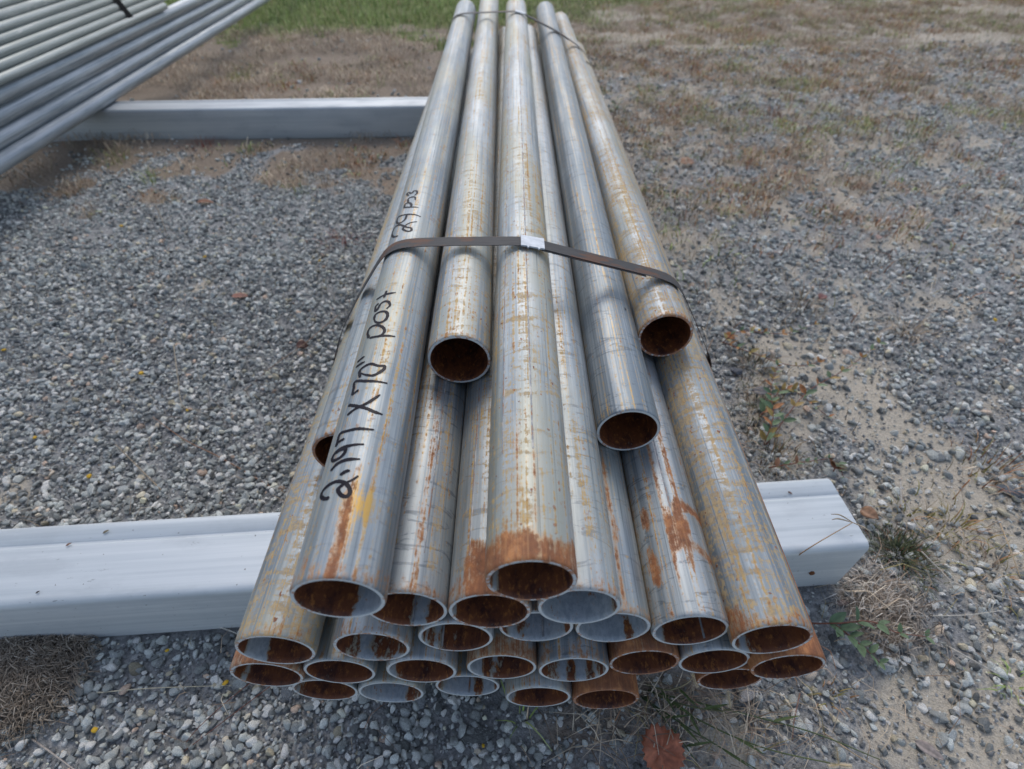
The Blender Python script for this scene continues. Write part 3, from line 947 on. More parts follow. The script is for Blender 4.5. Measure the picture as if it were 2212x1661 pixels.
# ------------------------------------------------------------------ second stack at the upper left
def mat_rail():
    k = NT('new galvanized rail')
    v, off, rnd = objvec(k)
    st = k.noise(k.scaled(v, (200, 3, 200), off), 1, 3, .6)
    cl = k.noise(k.scaled(v, (45, 6, 45), off), 1, 5, .7)
    c = k.mix(k.ramp(k.math('MULTIPLY_ADD', st, .6, k.math('MULTIPLY', cl, .4)), .34, .62), (.23, .265, .29), (.46, .49, .51))
    w = k.attr('oxide', 'OBJECT').outputs['Fac']
    c = k.mix(k.math('MULTIPLY', k.ramp(k.math('MULTIPLY_ADD', w, .34, cl), .76, .84), .9), c, (.72, .72, .72))
    c = k.mix(k.math('MULTIPLY', k.ramp(w, .15, .35), .5), c, (.26, .29, .245))
    k.color(c); k.metal(k.math('MULTIPLY_ADD', w, -.4, .5)); k.rough(.52)
    return k.m


M_RAIL = mat_rail()


def tube_mesh(r, L, wall=.0022, seg=28):
    V, F = [], []
    rings = [(0, r - .0006), (.0006, r), (L - .0006, r), (L, r - .0006), (L, r - wall), (0, r - wall)]
    for y, rr in rings:
        for k in range(seg):
            a = 2 * math.pi * k / seg
            V.append((rr * math.sin(a), y, rr * math.cos(a)))
    n = len(rings)
    for i in range(n):
        for k in range(seg):
            F.append((i * seg + k, ((i + 1) % n) * seg + k, ((i + 1) % n) * seg + (k + 1) % seg, i * seg + (k + 1) % seg))
    return mesh_np('rail_wall', V, F, None, True)


big_me = tube_mesh(.0208, 4.2)
big_me.materials.append(M_RAIL)
RYAW = 2.5
RT = math.tan(R_(RYAW))
RAILS = [(-1.330, .1308, 1.318, 'long thick galvanized rail lowest in the corner stack, its near end in view'),
         (-1.346, .1690, .90, 'second long thick rail up from the soil in the corner stack'),
         (-1.3500, .2100, .80, 'third long thick rail up in the corner stack, with a bright sheen'),
         (-1.3470, .2510, .75, 'uppermost long thick rail of the corner stack, just below the thin rails')]
for (x, z, y, lab) in RAILS:
    root = empty('galvanized_rail', (x + .012 + (1.318 - y) * RT, y, z))
    root.rotation_euler = (0, 0, R_(RYAW))
    tag(root, lab, 'steel rail', 'thick rails in the corner stack')
    o = bpy.data.objects.new('rail_wall', big_me); COL.objects.link(o); o.parent = root
    o['oxide'] = 0.0
short_me = tube_mesh(.0208, 1.65)
short_me.materials.append(M_RAIL)
for row in range(4):                    # rails behind these, which carry the stack
    for colm in range(1, 4):
        root = empty('galvanized_rail', (-1.325 - .0425 * colm - (.02 if row % 2 else 0) + .518 * RT, .8, .1308 + .040 * row))
        root.rotation_euler = (0, 0, R_(RYAW))
        tag(root, 'thick galvanized rail buried behind the outer rails of the corner stack', 'steel rail', 'hidden thick rails in the corner stack')
        o = bpy.data.objects.new('rail_wall', short_me); COL.objects.link(o); o.parent = root
        o['oxide'] = 0.0
sm_me = tube_mesh(.0117, 2.05, .0018, 24)
sm_me.materials.append(M_RAIL)
rg = np.random.default_rng(3)
NAMES_ROW = ['thin pale rail lowest on the open side of the strapped upper stack',
             'thin rail second up on the open side of the strapped upper stack',
             'thin rail with chalky white patches, third up on the open side of the upper stack',
             'thin rail fourth up on the open side of the strapped upper stack',
             'thin rail with a wide white chalky streak, fifth up in the upper stack',
             'thin rail sixth up on the open side of the strapped upper stack',
             'thin rail seventh up on the open side of the upper stack',
             'thin rail eighth up, near the top edge of the corner view', 'thin rail ninth up, at the very top edge of the corner view',
             'thin rail tenth up on the open side, one below the topmost', 'thin topmost rail of the strapped upper stack']
for row in range(11):
    for colm in range(5):
        x = -1.331 - .0100 * row - .0236 * colm + float(rg.normal() * .0015)
        z = .2840 + .0212 * row
        y = .54 + rg.normal() * .018 + (.03 if row in (1, 4) else 0)
        root = empty('galvanized_rail', (x + .012 + (1.318 - y) * RT, y, z))
        root.rotation_euler = (0, 0, R_(RYAW))
        if colm == 0:
            tag(root, NAMES_ROW[row], 'steel rail', 'thin rails strapped in the corner stack')
        else:
            tag(root, 'thin galvanized rail inside the strapped upper stack, behind its outer face', 'steel rail', 'inner thin rails in the corner stack')
        o = bpy.data.objects.new('rail_wall', sm_me); COL.objects.link(o); o.parent = root
        o['oxide'] = float((.3, .5, .35, .55, .3, .8, .35, .9, .5, .85, .6)[row] if colm == 0 else .5)
# its strap: hull of the thin rails
pts = []
for row in range(11):
    for colm in range(5):
        for a in np.linspace(0, 2 * np.pi, 24, endpoint=False):
            pts.append((-1.331 - .0100 * row - .0236 * colm + .0122 * math.cos(a) + .012 - (2.26 - 1.318) * RT, .2840 + .0212 * row + .0122 * math.sin(a)))
H_ = np.array(convex_hull(np.array(pts)))
V, F = [], []
cxy = H_.mean(0)
for i, p in enumerate(H_):
    q = p + (p - cxy) / np.linalg.norm(p - cxy) * .0012
    for (dy, pp) in ((-.016, p), (.016, p), (.016, q), (-.016, q)):
        V.append((pp[0], 2.26 + dy, pp[1]))
for i in range(len(H_)):
    j = (i + 1) % len(H_)
    for q in range(4):
        F.append((i * 4 + q, i * 4 + (q + 1) % 4, j * 4 + (q + 1) % 4, j * 4 + q))
me = mesh_np('band', V, F)
bm = bmesh.new(); bm.from_mesh(me); bmesh.ops.recalc_face_normals(bm, faces=bm.faces); bm.to_mesh(me); bm.free()
k_ = mat_plain('black strap paint', (.004, .0045, .005), (.010, .011, .012), .8)
k_.node_tree.nodes['Principled BSDF'].inputs['Specular IOR Level'].default_value = .1
tag(link('steel_strap', me, [k_]), 'black strap holding the thin rails together in the upper left corner', 'steel strap')


# ------------------------------------------------------------------ gravel
SRC = bpy.data.collections.new('stone shapes')
NSHAPE = 16


def stone_mesh(seed, sub=2, rounded=.3):
    rg = np.random.default_rng(seed)
    bm = bmesh.new()
    bmesh.ops.create_icosphere(bm, subdivisions=sub, radius=1.0)
    sc = np.array([1.0, .62 + .35 * rg.random(), .48 + .3 * rg.random()])
    planes = []
    for _ in range(rg.integers(9, 15)):
        n = rg.normal(size=3); n /= np.linalg.norm(n)
        planes.append((n, .45 + .38 * rg.random()))
    for v in bm.verts:
        p = np.array(v.co)
        for n, h in planes:
            d = p @ n
            if d > h: p = p - n * (d - h) * (1 - rounded * .35)
        p = p * (1 + .035 * rg.normal()) * 1.12
        v.co = p * sc
    me = bpy.data.meshes.new('stone'); bm.to_mesh(me); bm.free()
    if seed % 5 == 0:
        me.polygons.foreach_set('use_smooth', [True] * len(me.polygons))
    me.materials.append(M_STONE)
    return me


for i in range(NSHAPE):
    o = bpy.data.objects.new('stone shape', stone_mesh(500 + i, 2))
    SRC.objects.link(o)

PAL = np.array((3.95, 3.88, 3.55)) * np.array([(.062, .066, .070), (.090, .097, .103), (.122, .131, .137), (.160, .170, .175), (.21, .22, .222), (.29, .295, .29), (.215, .165, .14), (.32, .31, .285), (.165, .15, .12), (.050, .053, .056)])
PALW = np.array([.15, .18, .19, .16, .12, .065, .035, .025, .03, .045]); PALW = PALW / PALW.sum()


def stuff_tree():
    ng = bpy.data.node_groups.new('scatter stones', 'GeometryNodeTree')
    ng.interface.new_socket('Geometry', in_out='INPUT', socket_type='NodeSocketGeometry')
    ng.interface.new_socket('Geometry', in_out='OUTPUT', socket_type='NodeSocketGeometry')
    N = ng.nodes
    gi, go = N.new('NodeGroupInput'), N.new('NodeGroupOutput')
    ci = N.new('GeometryNodeCollectionInfo')
    ci.inputs[0].default_value = SRC
    ci.inputs['Separate Children'].default_value = True
    ci.inputs['Reset Children'].default_value = True
    iop = N.new('GeometryNodeInstanceOnPoints')
    iop.inputs['Pick Instance'].default_value = True

    def na(name, typ):
        a = N.new('GeometryNodeInputNamedAttribute'); a.data_type = typ
        a.inputs['Name'].default_value = name
        return a.outputs['Attribute']
    L = ng.links
    L.new(gi.outputs[0], iop.inputs['Points'])
    L.new(ci.outputs[0], iop.inputs['Instance'])
    L.new(na('shape', 'INT'), iop.inputs['Instance Index'])
    L.new(na('spin', 'FLOAT_VECTOR'), iop.inputs['Rotation'])
    L.new(na('size', 'FLOAT_VECTOR'), iop.inputs['Scale'])
    L.new(iop.outputs[0], go.inputs[0])
    return ng


TREE = stuff_tree()


def scatter(name, P, size, label, tint=None, flat=.5):
    n = len(P)
    me = bpy.data.meshes.new(name)
    me.vertices.add(n)
    me.vertices.foreach_set('co', np.asarray(P, np.float32).ravel())
    a = me.attributes.new('shape', 'INT', 'POINT'); a.data.foreach_set('value', RNG.integers(0, NSHAPE, n).astype(np.int32))
    spin = np.stack([RNG.normal(0, flat, n), RNG.normal(0, flat, n), RNG.random(n) * 6.283], -1)
    a = me.attributes.new('spin', 'FLOAT_VECTOR', 'POINT'); a.data.foreach_set('vector', spin.astype(np.float32).ravel())
    a = me.attributes.new('size', 'FLOAT_VECTOR', 'POINT'); a.data.foreach_set('vector', np.repeat(size[:, None], 3, 1).astype(np.float32).ravel())
    if tint is None:
        tint = PAL[RNG.choice(len(PAL), n, p=PALW)] * (1 + .24 * RNG.normal(size=(n, 1))).clip(.45, 1.6)
        tint = np.minimum(tint, (.80, .79, .74))
    a = me.attributes.new('tint', 'FLOAT_COLOR', 'POINT')
    c = np.ones((n, 4), np.float32); c[:, :3] = tint
    a.data.foreach_set('color', c.ravel())
    o = link(name, me)
    md = o.modifiers.new('scatter', 'NODES'); md.node_group = TREE
    tag(o, label, kind='stuff')
    return o


def in_beam(x, y, pad=.0):
    r = np.zeros(np.shape(x), bool)
    for (x0, x1, yf, sl) in ((-1.15, .421, .2825, .0725), (-2.3, .16, 1.921, .0446)):
        f = yf + sl * x
        r |= (x > x0) & (x < x1) & (y > f - pad) & (y < f + .103 + pad)
    return r


def in_view(x, y, pad=.25):
    """the strip of ground in front of the camera, with room for a step to either side"""
    z = y * math.cos(PITCH) + CAM_H * math.sin(PITCH)
    return np.abs(x) < z * .97 + pad + .05 * y


def gravel_points(n, y0, y1, smin, smax, power, dens_pow=1.0, keep=1.0, sink=.35, stack=0.0):
    w = 1.05 * (y1 * .72 + .48) + .3
    x = (RNG.random(n) * 2 - 1) * w
    y = y0 + RNG.random(n) * (y1 - y0)
    _, _, _, g = zones(x, y)
    u = RNG.random(n)
    s = smin * (smax / smin) ** (u ** power)
    ok = (RNG.random(n) < g ** dens_pow * keep) & in_view(x, y) & ~in_beam(x, y, s * .7)
    x, y, s = x[ok], y[ok], s[ok]
    z = ground_z(x, y) + s * (.5 - sink) * .6 + RNG.random(len(x)) * stack
    under = (np.abs(x) < .24) & (y > .14)
    z = np.where(under, np.minimum(z, .06 - s), z)
    return np.stack([x, y, z], -1), s


P1, s1 = gravel_points(170000, -.25, 1.15, .0017, .0075, 1.8, 1.0, .95, .3, .005)
P1b, s1b = gravel_points(2200, -.25, 1.15, .0062, .0110, 1.6, 1.2, .8, .25, .003)
P1c, s1c = gravel_points(110000, -.25, .95, .0009, .0030, 1.0, .6, .9, .2, .004)
P2, s2 = gravel_points(140000, 1.1, 2.3, .0025, .0076, 1.7, 1.1, .8, .3, .003)
P3, s3 = gravel_points(100000, 2.2, 5.3, .005, .012, 1.3, 1.2, .7, .3, .003)
scatter('gravel', np.concatenate([P1, P1b, P2, P3]), np.concatenate([s1, s1b, s2, s3]), 'grey crushed stone gravel covering the yard')
# grit, also thin over the sand
scatter('grit', P1c, s1c, 'fine grey grit between the gravel stones', tint=np.array([(.36, .37, .375)]) * RNG.uniform(.45, 1.5, (len(P1c), 1)))
ns = 34000
xg = RNG.uniform(-.2, 2.6, ns); yg = RNG.uniform(.1, 3.2, ns)
sa_, g_, so_, gv_ = zones(xg, yg)
ok = (RNG.random(ns) < (.45 + .55 * sa_)) & in_view(xg, yg) & ~in_beam(xg, yg, .01) & ~((np.abs(xg) < .24) & (yg > .13))
xg, yg = xg[ok], yg[ok]
sg = .0018 * (6.0) ** (RNG.random(len(xg)) ** 1.6)
scatter('loose_stones', np.stack([xg, yg, ground_z(xg, yg) + sg * .2], -1), sg, 'loose stones strewn over the sandy ground')


# ------------------------------------------------------------------ grass, straw, weeds as ribbons
def ribbons(base, height, width, az, lean, col, curl=.5, segs=3):
    """curved blades: returns V, F, C arrays"""
    n = len(base)
    dirx, diry = np.cos(az), np.sin(az)
    V = []; C = []
    ts = np.linspace(0, 1, segs + 1)
    for k, t in enumerate(ts):
        l = lean * (t ** (1 + curl))
        cx_ = base[:, 0] + dirx * height * np.sin(l) * t
        cy_ = base[:, 1] + diry * height * np.sin(l) * t
        cz_ = base[:, 2] + height * np.cos(l) * t
        ww = width * (1 - .88 * t ** 1.5) / 2
        px, py = -diry, dirx
        V.append(np.stack([cx_ - px * ww, cy_ - py * ww, cz_], -1))
        V.append(np.stack([cx_ + px * ww, cy_ + py * ww, cz_], -1))
        sh = 1.0 + .12 * (t - .5)
        C.append(col * sh); C.append(col * sh)
    m = 2 * (segs + 1)
    V = np.stack(V, 1).reshape(-1, 3); C = np.stack(C, 1).reshape(-1, 3)
    b = (np.arange(n) * m)[:, None]
    F = np.concatenate([b + np.array([2 * k, 2 * k + 1, 2 * k + 3, 2 * k + 2]) for k in range(segs)], 0)
    return V, F, C


def palette(cols, w, n, var=.2):
    cols = np.array(cols); w = np.array(w, float); w /= w.sum()
    return cols[RNG.choice(len(cols), n, p=w)] * (1 + var * RNG.normal(size=(n, 1))).clip(.4, 1.7)


def fast_mesh(name, V, F, C):
    me = bpy.data.meshes.new(name)
    nv, nf = len(V), len(F); k = F.shape[1]
    me.vertices.add(nv); me.vertices.foreach_set('co', V.astype(np.float32).ravel())
    me.loops.add(nf * k); me.loops.foreach_set('vertex_index', F.astype(np.int32).ravel())
    me.polygons.add(nf); me.polygons.foreach_set('loop_start', (np.arange(nf) * k).astype(np.int32))
    me.update(calc_edges=True)
    ca = me.color_attributes.new('tint', 'FLOAT_COLOR', 'POINT')
    c = np.ones((nv, 4), np.float32); c[:, :3] = np.clip(C, 0, 1)
    ca.data.foreach_set('color', c.ravel())
    me.validate()
    return me


def clear_of_things(x, y, pad=.004):
    return ~in_beam(x, y, pad) & ~((np.abs(x + .0) < .25) & (y > .17) & (y < 2.4)) & ~((x < -1.29) & (x > -1.6) & (y > .5))


GREENS = [(.25, .34, .09), (.32, .41, .12), (.38, .43, .16), (.40, .37, .19), (.15, .21, .06)]
BROWNS = [(.38, .29, .20), (.27, .19, .13), (.48, .39, .28), (.33, .17, .085), (.20, .145, .10), (.24, .20, .09), (.56, .48, .36)]
RUSTS = [(.36, .16, .07), (.29, .125, .06), (.40, .22, .10), (.26, .20, .07), (.22, .20, .06)]

# lawn
n = 48000
x = RNG.uniform(-4.0, 4.0, n); y = RNG.uniform(3.1, 5.6, n)
_, g, _, _ = zones(x, y)
ok = (RNG.random(n) < g) & in_view(x, y)
x, y = x[ok], y[ok]; n = len(x)
b = np.stack([x, y, ground_z(x, y) - .003], -1)
rightness = smooth(.2, 1.4, x)[:, None]
cg = palette(GREENS, [3, 4, 3, 1.5, 2], n) * (1 - rightness * .5) + palette(BROWNS, [2, 1, 1, 1, 1, 2, .5], n) * rightness * .5
Vv, Ff, Cc = ribbons(b, RNG.uniform(.025, .075, n), RNG.uniform(.003, .0055, n), RNG.random(n) * 6.283, RNG.uniform(.2, 1.2, n), cg)
tag(link('lawn_grass', fast_mesh('lawn', Vv, Ff, Cc), [M_BLADE]), 'green grass at the far edge of the yard', kind='stuff')

# brown weed and thatch cover, standing in clumps
n = 520000
x = RNG.uniform(-4.0, 4.2, n); y = RNG.uniform(.7, 5.5, n)
sn, g, so, gv = zones(x, y)
clump = smooth(.44, .62, fbm(x * 13 + 33, y * 13 + 12, 4))
right = smooth(-.1, .3, x)
d = np.where(x > 0, (.06 + .94 * clump) * (.34 + .66 * so) * smooth(.75, 1.7, y), .8 * so * (.03 + .97 * smooth(.47, .62, fbm(x * 6 + 3, y * 6 + 44, 4))) * (1 - .45 * smooth(1.95, 2.2, y)) * smooth(0.0, .10, np.abs(y - 1.95 - .0446 * x) - .045))
d = d * (1 - .85 * smooth(.6, .95, sn))
ok = (RNG.random(n) < d * (1 - .7 * g)) & in_view(x, y) & clear_of_things(x, y)
keep_ = ok
x, y = x[ok], y[ok]; n = len(x)
b = np.stack([x, y, ground_z(x, y) - .002], -1)
hue = fbm(x * 4 + 9, y * 4 + 70, 2)
cb = np.where((hue > .53)[:, None], palette(RUSTS, [2, 2, 2, 1.2, 1.2], n), palette(BROWNS, [3, 2, 2.5, 1, 1.5, 1.5, .7], n))
hue2 = fbm(x * 2.6 + 19, y * 3.4 + 51, 3)
cb = np.where((hue2 > .53)[:, None] & (RNG.random(n) < .75)[:, None], palette(RUSTS, [3, 2, 2, 1, .6], n), cb)
cb = np.where((hue2 < .46)[:, None] & (RNG.random(n) < .5)[:, None], palette(GREENS[:4] + [(.16, .13, .08)], [2, 2, 2, 1, 2], n), cb)
cb = np.where((RNG.random(n) < .10 + .15 * smooth(2.5, 4.5, y))[:, None], palette(GREENS, [2, 2, 2, 1, 1], n), cb)
cb = cb * (.45 + 1.15 * fbm(x * 8 + 2, y * 8 + 31, 3))[:, None]
Vv, Ff, Cc = ribbons(b, RNG.uniform(.010, .042, n) * (.6 + .6 * clump[keep_]), RNG.uniform(.0014, .0034, n), RNG.random(n) * 6.283, RNG.uniform(.5, 1.57, n), cb)
tag(link('dry_weeds', fast_mesh('dry weeds', Vv, Ff, Cc), [M_BLADE]), 'rust brown and straw coloured dry weeds over the bare soil', kind='stuff')

# flat litter: bits of straw lying about, thick on the two heaps and under the pipe mouths
def litter(n, xr, yr, dens, lmin, lmax, wmin, wmax, zoff=.004, zr=.006, cols=BROWNS, w=(3, 2, 3, .3, 1.5, .5, 2)):
    x = RNG.uniform(*xr, n); y = RNG.uniform(*yr, n)
    ok = (RNG.random(n) < dens(x, y)) & in_view(x, y) & ~in_beam(x, y, .001)
    x, y = x[ok], y[ok]; m = len(x)
    b = np.stack([x, y, ground_z(x, y) + zoff + RNG.random(m) * zr], -1)
    return ribbons(b, RNG.uniform(lmin, lmax, m), RNG.uniform(wmin, wmax, m), RNG.random(m) * 6.283, RNG.uniform(1.25, 1.62, m), palette(cols, w, m) * (.35 + 1.3 * fbm(x * 9 + 77, y * 9 + 13, 3))[:, None], .15, 2)


parts = []
hl = lambda x, y: smooth(.085, .045, np.hypot((x - MOUND_L.x) / 1.15, y - MOUND_L.y))
hr = lambda x, y: smooth(.075, .025, np.hypot(x - MOUND_R.x, y - MOUND_R.y))
parts.append(litter(22000, (MOUND_L.x - .13, MOUND_L.x + .12), (MOUND_L.y - .1, MOUND_L.y + .1), hl, .006, .020, .0008, .0018, .001, .006, [(.30, .25, .19), (.20, .16, .12), (.12, .095, .07), (.42, .37, .30), (.26, .20, .14)], (3, 3, 2, 1.2, 2)))
parts.append(litter(3600, (MOUND_R.x - .1, MOUND_R.x + .12), (MOUND_R.y - .1, MOUND_R.y + .1), hr, .008, .03, .0008, .0018, .001, .006, [(.36, .32, .27), (.24, .20, .16), (.14, .115, .09), (.48, .44, .38)], (3, 3, 2, 1.2)))
sbed = lambda x, y: smooth(1.3, .4, np.hypot((x - .19) / .15, (y - .165) / .05)) * .8
parts.append(litter(1300, (-.02, .40), (.08, .26), sbed, .02, .07, .0007, .0015, .002, .012))
parts.append(litter(5200, (.1, 1.5), (.05, .9), lambda x, y: .20 + .5 * zones(x, y)[2], .01, .06, .0006, .0014, .004, .008))
parts.append(litter(1500, (-1.4, -.1), (.0, 1.3), lambda x, y: .35 + 0 * x, .012, .05, .0006, .0012, .006, .008))
parts.append(litter(60000, (-2.6, -.15), (1.3, 3.6), lambda x, y: zones(x, y)[2] * .8 * smooth(.46, .58, fbm(x * 4 + 61, y * 6 + 5, 3)), .02, .07, .001, .0022, .003, .008))
parts.append(litter(60000, (.1, 3.6), (.8, 4.4), lambda x, y: .04 + .75 * zones(x, y)[2], .02, .07, .001, .002, .004, .008))
off = 0; Vs, Fs, Cs = [], [], []
for (v_, f_, c_) in parts:
    Vs.append(v_); Fs.append(f_ + off); Cs.append(c_); off += len(v_)
tag(link('straw_litter', fast_mesh('straw', np.concatenate(Vs), np.concatenate(Fs), np.concatenate(Cs)), [M_BLADE]), 'dead straw and grass bits lying on the ground', kind='stuff')


# ------------------------------------------------------------------ single plants, leaves and stalks
def tuft(name, u, v, n, h, cols, w, label, cat='grass tuft', spread=.012, lean=(.2, 1.1), width=(.0012, .0026), group=None):
    p = ground_at(u, v, 0)
    p.z = float(ground_z(p.x, p.y))
    bx = RNG.normal(0, spread, n); by = RNG.normal(0, spread, n)
    az = np.arctan2(by, bx) + RNG.normal(0, .5, n)
    base = np.stack([bx, by, np.full(n, -.003)], -1)
    V_, F_, C_ = ribbons(base, RNG.uniform(.35, 1, n) * h, RNG.uniform(*width, n), az, RNG.uniform(*lean, n), palette(cols, w, n), .6, 4)
    o = link(name, fast_mesh(name, V_, F_, C_), [M_BLADE])
    o.location = p
    tag(o, label, cat, group)
    return o


tuft('grass_tuft', 655, 300, 9, .085, GREENS[1:3], [1, 1], 'thin bright green grass blades standing against the far square tube', spread=.010, lean=(.05, .5))
tuft('grass_tuft', 330, 392, 40, .050, GREENS[:4], [1, 2, 2, 1], 'green grass tuft on the soil in front of the far tube, at left', spread=.02)
tuft('grass_tuft', 642, 412, 34, .045, GREENS[:4] + BROWNS[:1], [1, 1, 1, 1, 1], 'greenish brown tuft on the gravel edge below the far tube', spread=.02)
tuft('red_weed', 745, 525, 60, .050, [(.22, .06, .045), (.16, .045, .04), (.20, .12, .07)], [2, 2, 1], 'dark red dried weed on the gravel left of the strap', 'weed', spread=.026, lean=(.5, 1.4))
tuft('grass_tuft', 820, 190, 12, .07, GREENS[:3], [1, 1, 1], 'sparse green blades beside the pipes beyond the far tube', spread=.018, lean=(.1, .6))
tuft('rust_weed', 1490, 145, 90, .05, RUSTS[:3], [1, 1, 1], 'rust orange weed tuft right of the far strap', 'weed', spread=.045)
tuft('rust_weed', 1675, 245, 110, .045, RUSTS[:3], [1, 2, 1], 'round rust red weed tuft in the gravel right of the pipes', 'weed', spread=.034)
tuft('grass_tuft', 1730, 195, 60, .05, GREENS[:3], [1, 1, 1], 'small bright green tuft above the round rust weed', spread=.035)
tuft('grass_tuft', 1490, 465, 60, .04, [(.10, .09, .045), (.07, .06, .035), (.13, .12, .05)], [1, 1, 1], 'dark green brown tuft close to the right of the strapped pipes', spread=.025)
for (u_, v_, lab_) in ((1628, 800, 'dull brown weed clump hugging the right side of the pipes, below the rear mouth'), (1648, 890, 'brownish green weed clump under the sprawling red stemmed weed'), (1672, 985, 'dark straggly weed clump just behind the near tube, right of the pipes')):
    tuft('brown_weed', u_, v_, 170, .036, [(.17, .12, .075), (.12, .10, .05), (.24, .15, .08), (.10, .12, .045), (.30, .24, .17)], [2, 2, 1.5, 1.5, 1], lab_, 'weed', spread=.022, lean=(.3, 1.5), width=(.0008, .0020))
tuft('weed_tuft', 520, 168, 110, 0.05, GREENS[1:4] + RUSTS[3:], [1] * len(GREENS[1:4] + RUSTS[3:]), 'yellow green tuft on the bare ground beyond the far tube', 'weed', spread=.035, lean=(.2, 1.3))
tuft('weed_tuft', 475, 182, 110, 0.045, RUSTS[:3], [1] * len(RUSTS[:3]), 'orange rust tuft just beyond the far tube, left of the yellow green one', 'weed', spread=.035, lean=(.2, 1.3))
tuft('weed_tuft', 640, 150, 110, 0.04, RUSTS[:2] + BROWNS[:1], [1] * len(RUSTS[:2] + BROWNS[:1]), 'brownish rust tuft in the middle of the bare ground beyond the tube', 'weed', spread=.035, lean=(.2, 1.3))
tuft('weed_tuft', 250, 345, 110, 0.04, GREENS[2:4] + RUSTS[3:], [1] * len(GREENS[2:4] + RUSTS[3:]), 'low olive tuft in the shade by the corner rails', 'weed', spread=.035, lean=(.2, 1.3))
tuft('weed_tuft', 440, 325, 110, 0.03, [(.22, .06, .05), (.26, .12, .07)], [1] * len([(.22, .06, .05), (.26, .12, .07)]), 'low crimson weed at the front foot of the far tube', 'weed', spread=.035, lean=(.2, 1.3))
tuft('weed_tuft', 850, 135, 110, 0.05, RUSTS, [1] * len(RUSTS), 'rust and green weed beside the pipes short of the lawn', 'weed', spread=.035, lean=(.2, 1.3))
tuft('dry_tuft', 1730, 660, 60, .055, BROWNS[:3] + [(.15, .14, .06)], [2, 1, 2, 1], 'straw coloured tuft on gravel up from the leafy weed', 'grass tuft', spread=.018, lean=(.4, 1.4))
tuft('dry_tuft', 1960, 720, 70, .06, BROWNS[:3], [2, 1, 2], 'pale dry tuft with long bent stalks in the right gravel', 'grass tuft', spread=.02, lean=(.5, 1.5))
tuft('rust_weed', 2120, 1010, 70, .045, RUSTS, [1, 1, 1, 1, 1], 'orange green weed at the right edge beside the sand', 'weed', spread=.03)
tuft('rust_weed', 2060, 1135, 70, .040, RUSTS[2:] + BROWNS[:1], [1, 2, 2, 1], 'yellowish weed tuft on the pale sand at right', 'weed', spread=.022, lean=(.6, 1.4))
tuft('rust_weed', 1960, 1120, 40, .030, RUSTS[2:] + BROWNS[:1], [1, 2, 2, 1], 'small spiky weed left of the yellowish tuft on sand', 'weed', spread=.016, lean=(.6, 1.4))
tuft('moss_cushion', 1945, 1200, 700, .026, [(.06, .075, .028), (.09, .10, .04), (.20, .10, .05), (.04, .05, .022)], [3, 2, 1, 2], 'dark green mossy weed cushion beside the right end of the near tube', 'weed', spread=.018, lean=(.3, 1.3), width=(.0010, .0022))
tuft('rust_weed', 2150, 1235, 60, .035, RUSTS[2:] + BROWNS[:2], [1, 1, 1, 1, 1], 'brown weed tuft at the right edge below the sand', 'weed', spread=.02, lean=(.6, 1.5))
tuft('grass_tuft', 2190, 1480, 40, .030, GREENS[:2] + BROWNS[:1], [2, 2, 1], 'short green tuft at the lower right edge', spread=.015, lean=(.6, 1.4))
tuft('grass_tuft', 1125, 1560, 12, .050, GREENS[:3] + BROWNS[:1], [2, 2, 1, 1], 'few dark green blades under the bottom row of pipes', spread=.012, lean=(.5, 1.3))
tuft('rust_weed', 1790, 1500, 26, .022, RUSTS[2:], [1, 1, 1], 'tiny yellow brown weed in the gravel at lower right', 'weed', spread=.008, lean=(.5, 1.4))


def tube_path(pts, radii, seg=6):
    pts = [Vector(p) for p in pts]
    V, F = [], []
    for i, p in enumerate(pts):
        d = (pts[min(i + 1, len(pts) - 1)] - pts[max(i - 1, 0)]).normalized()
        a = d.cross(Vector((0, 0, 1)))
        if a.length < 1e-3: a = Vector((1, 0, 0))
        a.normalize(); c = d.cross(a)
        for k in range(seg):
            t = 2 * math.pi * k / seg
            V.append(p + (a * math.cos(t) + c * math.sin(t)) * radii[i])
    for i in range(len(pts) - 1):
        for k in range(seg):
            F.append((i * seg + k, i * seg + (k + 1) % seg, (i + 1) * seg + (k + 1) % seg, (i + 1) * seg + k))
    F += [tuple(range(seg))[::-1], tuple((len(pts) - 1) * seg + k for k in range(seg))]
    return V, F


def curve_pts(pts, n=8):
    P = np.array([tuple(p) for p in pts], float)
    if len(P) == 2: P = np.vstack([P[0], P.mean(0), P[1]])
    ext = np.vstack([2 * P[0] - P[1], P, 2 * P[-1] - P[-2]])
    Q = []
    for i in range(1, len(ext) - 2):
        p0, p1, p2, p3 = ext[i - 1:i + 3]
        for t in np.linspace(0, 1, n)[:-1]:
            Q.append(.5 * ((2 * p1) + (p2 - p0) * t + (2 * p0 - 5 * p1 + 4 * p2 - p3) * t * t + (3 * p1 - p0 - 3 * p2 + p3) * t ** 3))
    Q.append(P[-1])
    return np.array(Q)


def stalk(name, uvz, r, col, label, cat='dry stalk', parent=None, group=None):
    """thin stalk through places (u, v, height above the ground)"""
    pts = []
    for (u, v, z) in uvz:
        p = ground_at(u, v, z)
        pts.append(p)
    Q = curve_pts(pts)
    rr = np.linspace(r, r * .55, len(Q))
    V_, F_ = tube_path(Q, rr, 5)
    me = mesh_np(name, np.array([tuple(v) for v in V_]), F_, np.tile(np.array(col)[None], (len(V_), 1)), True)
    o = link(name, me, [M_LEAF], parent)
    if parent is None: tag(o, label, cat, group)
    return o


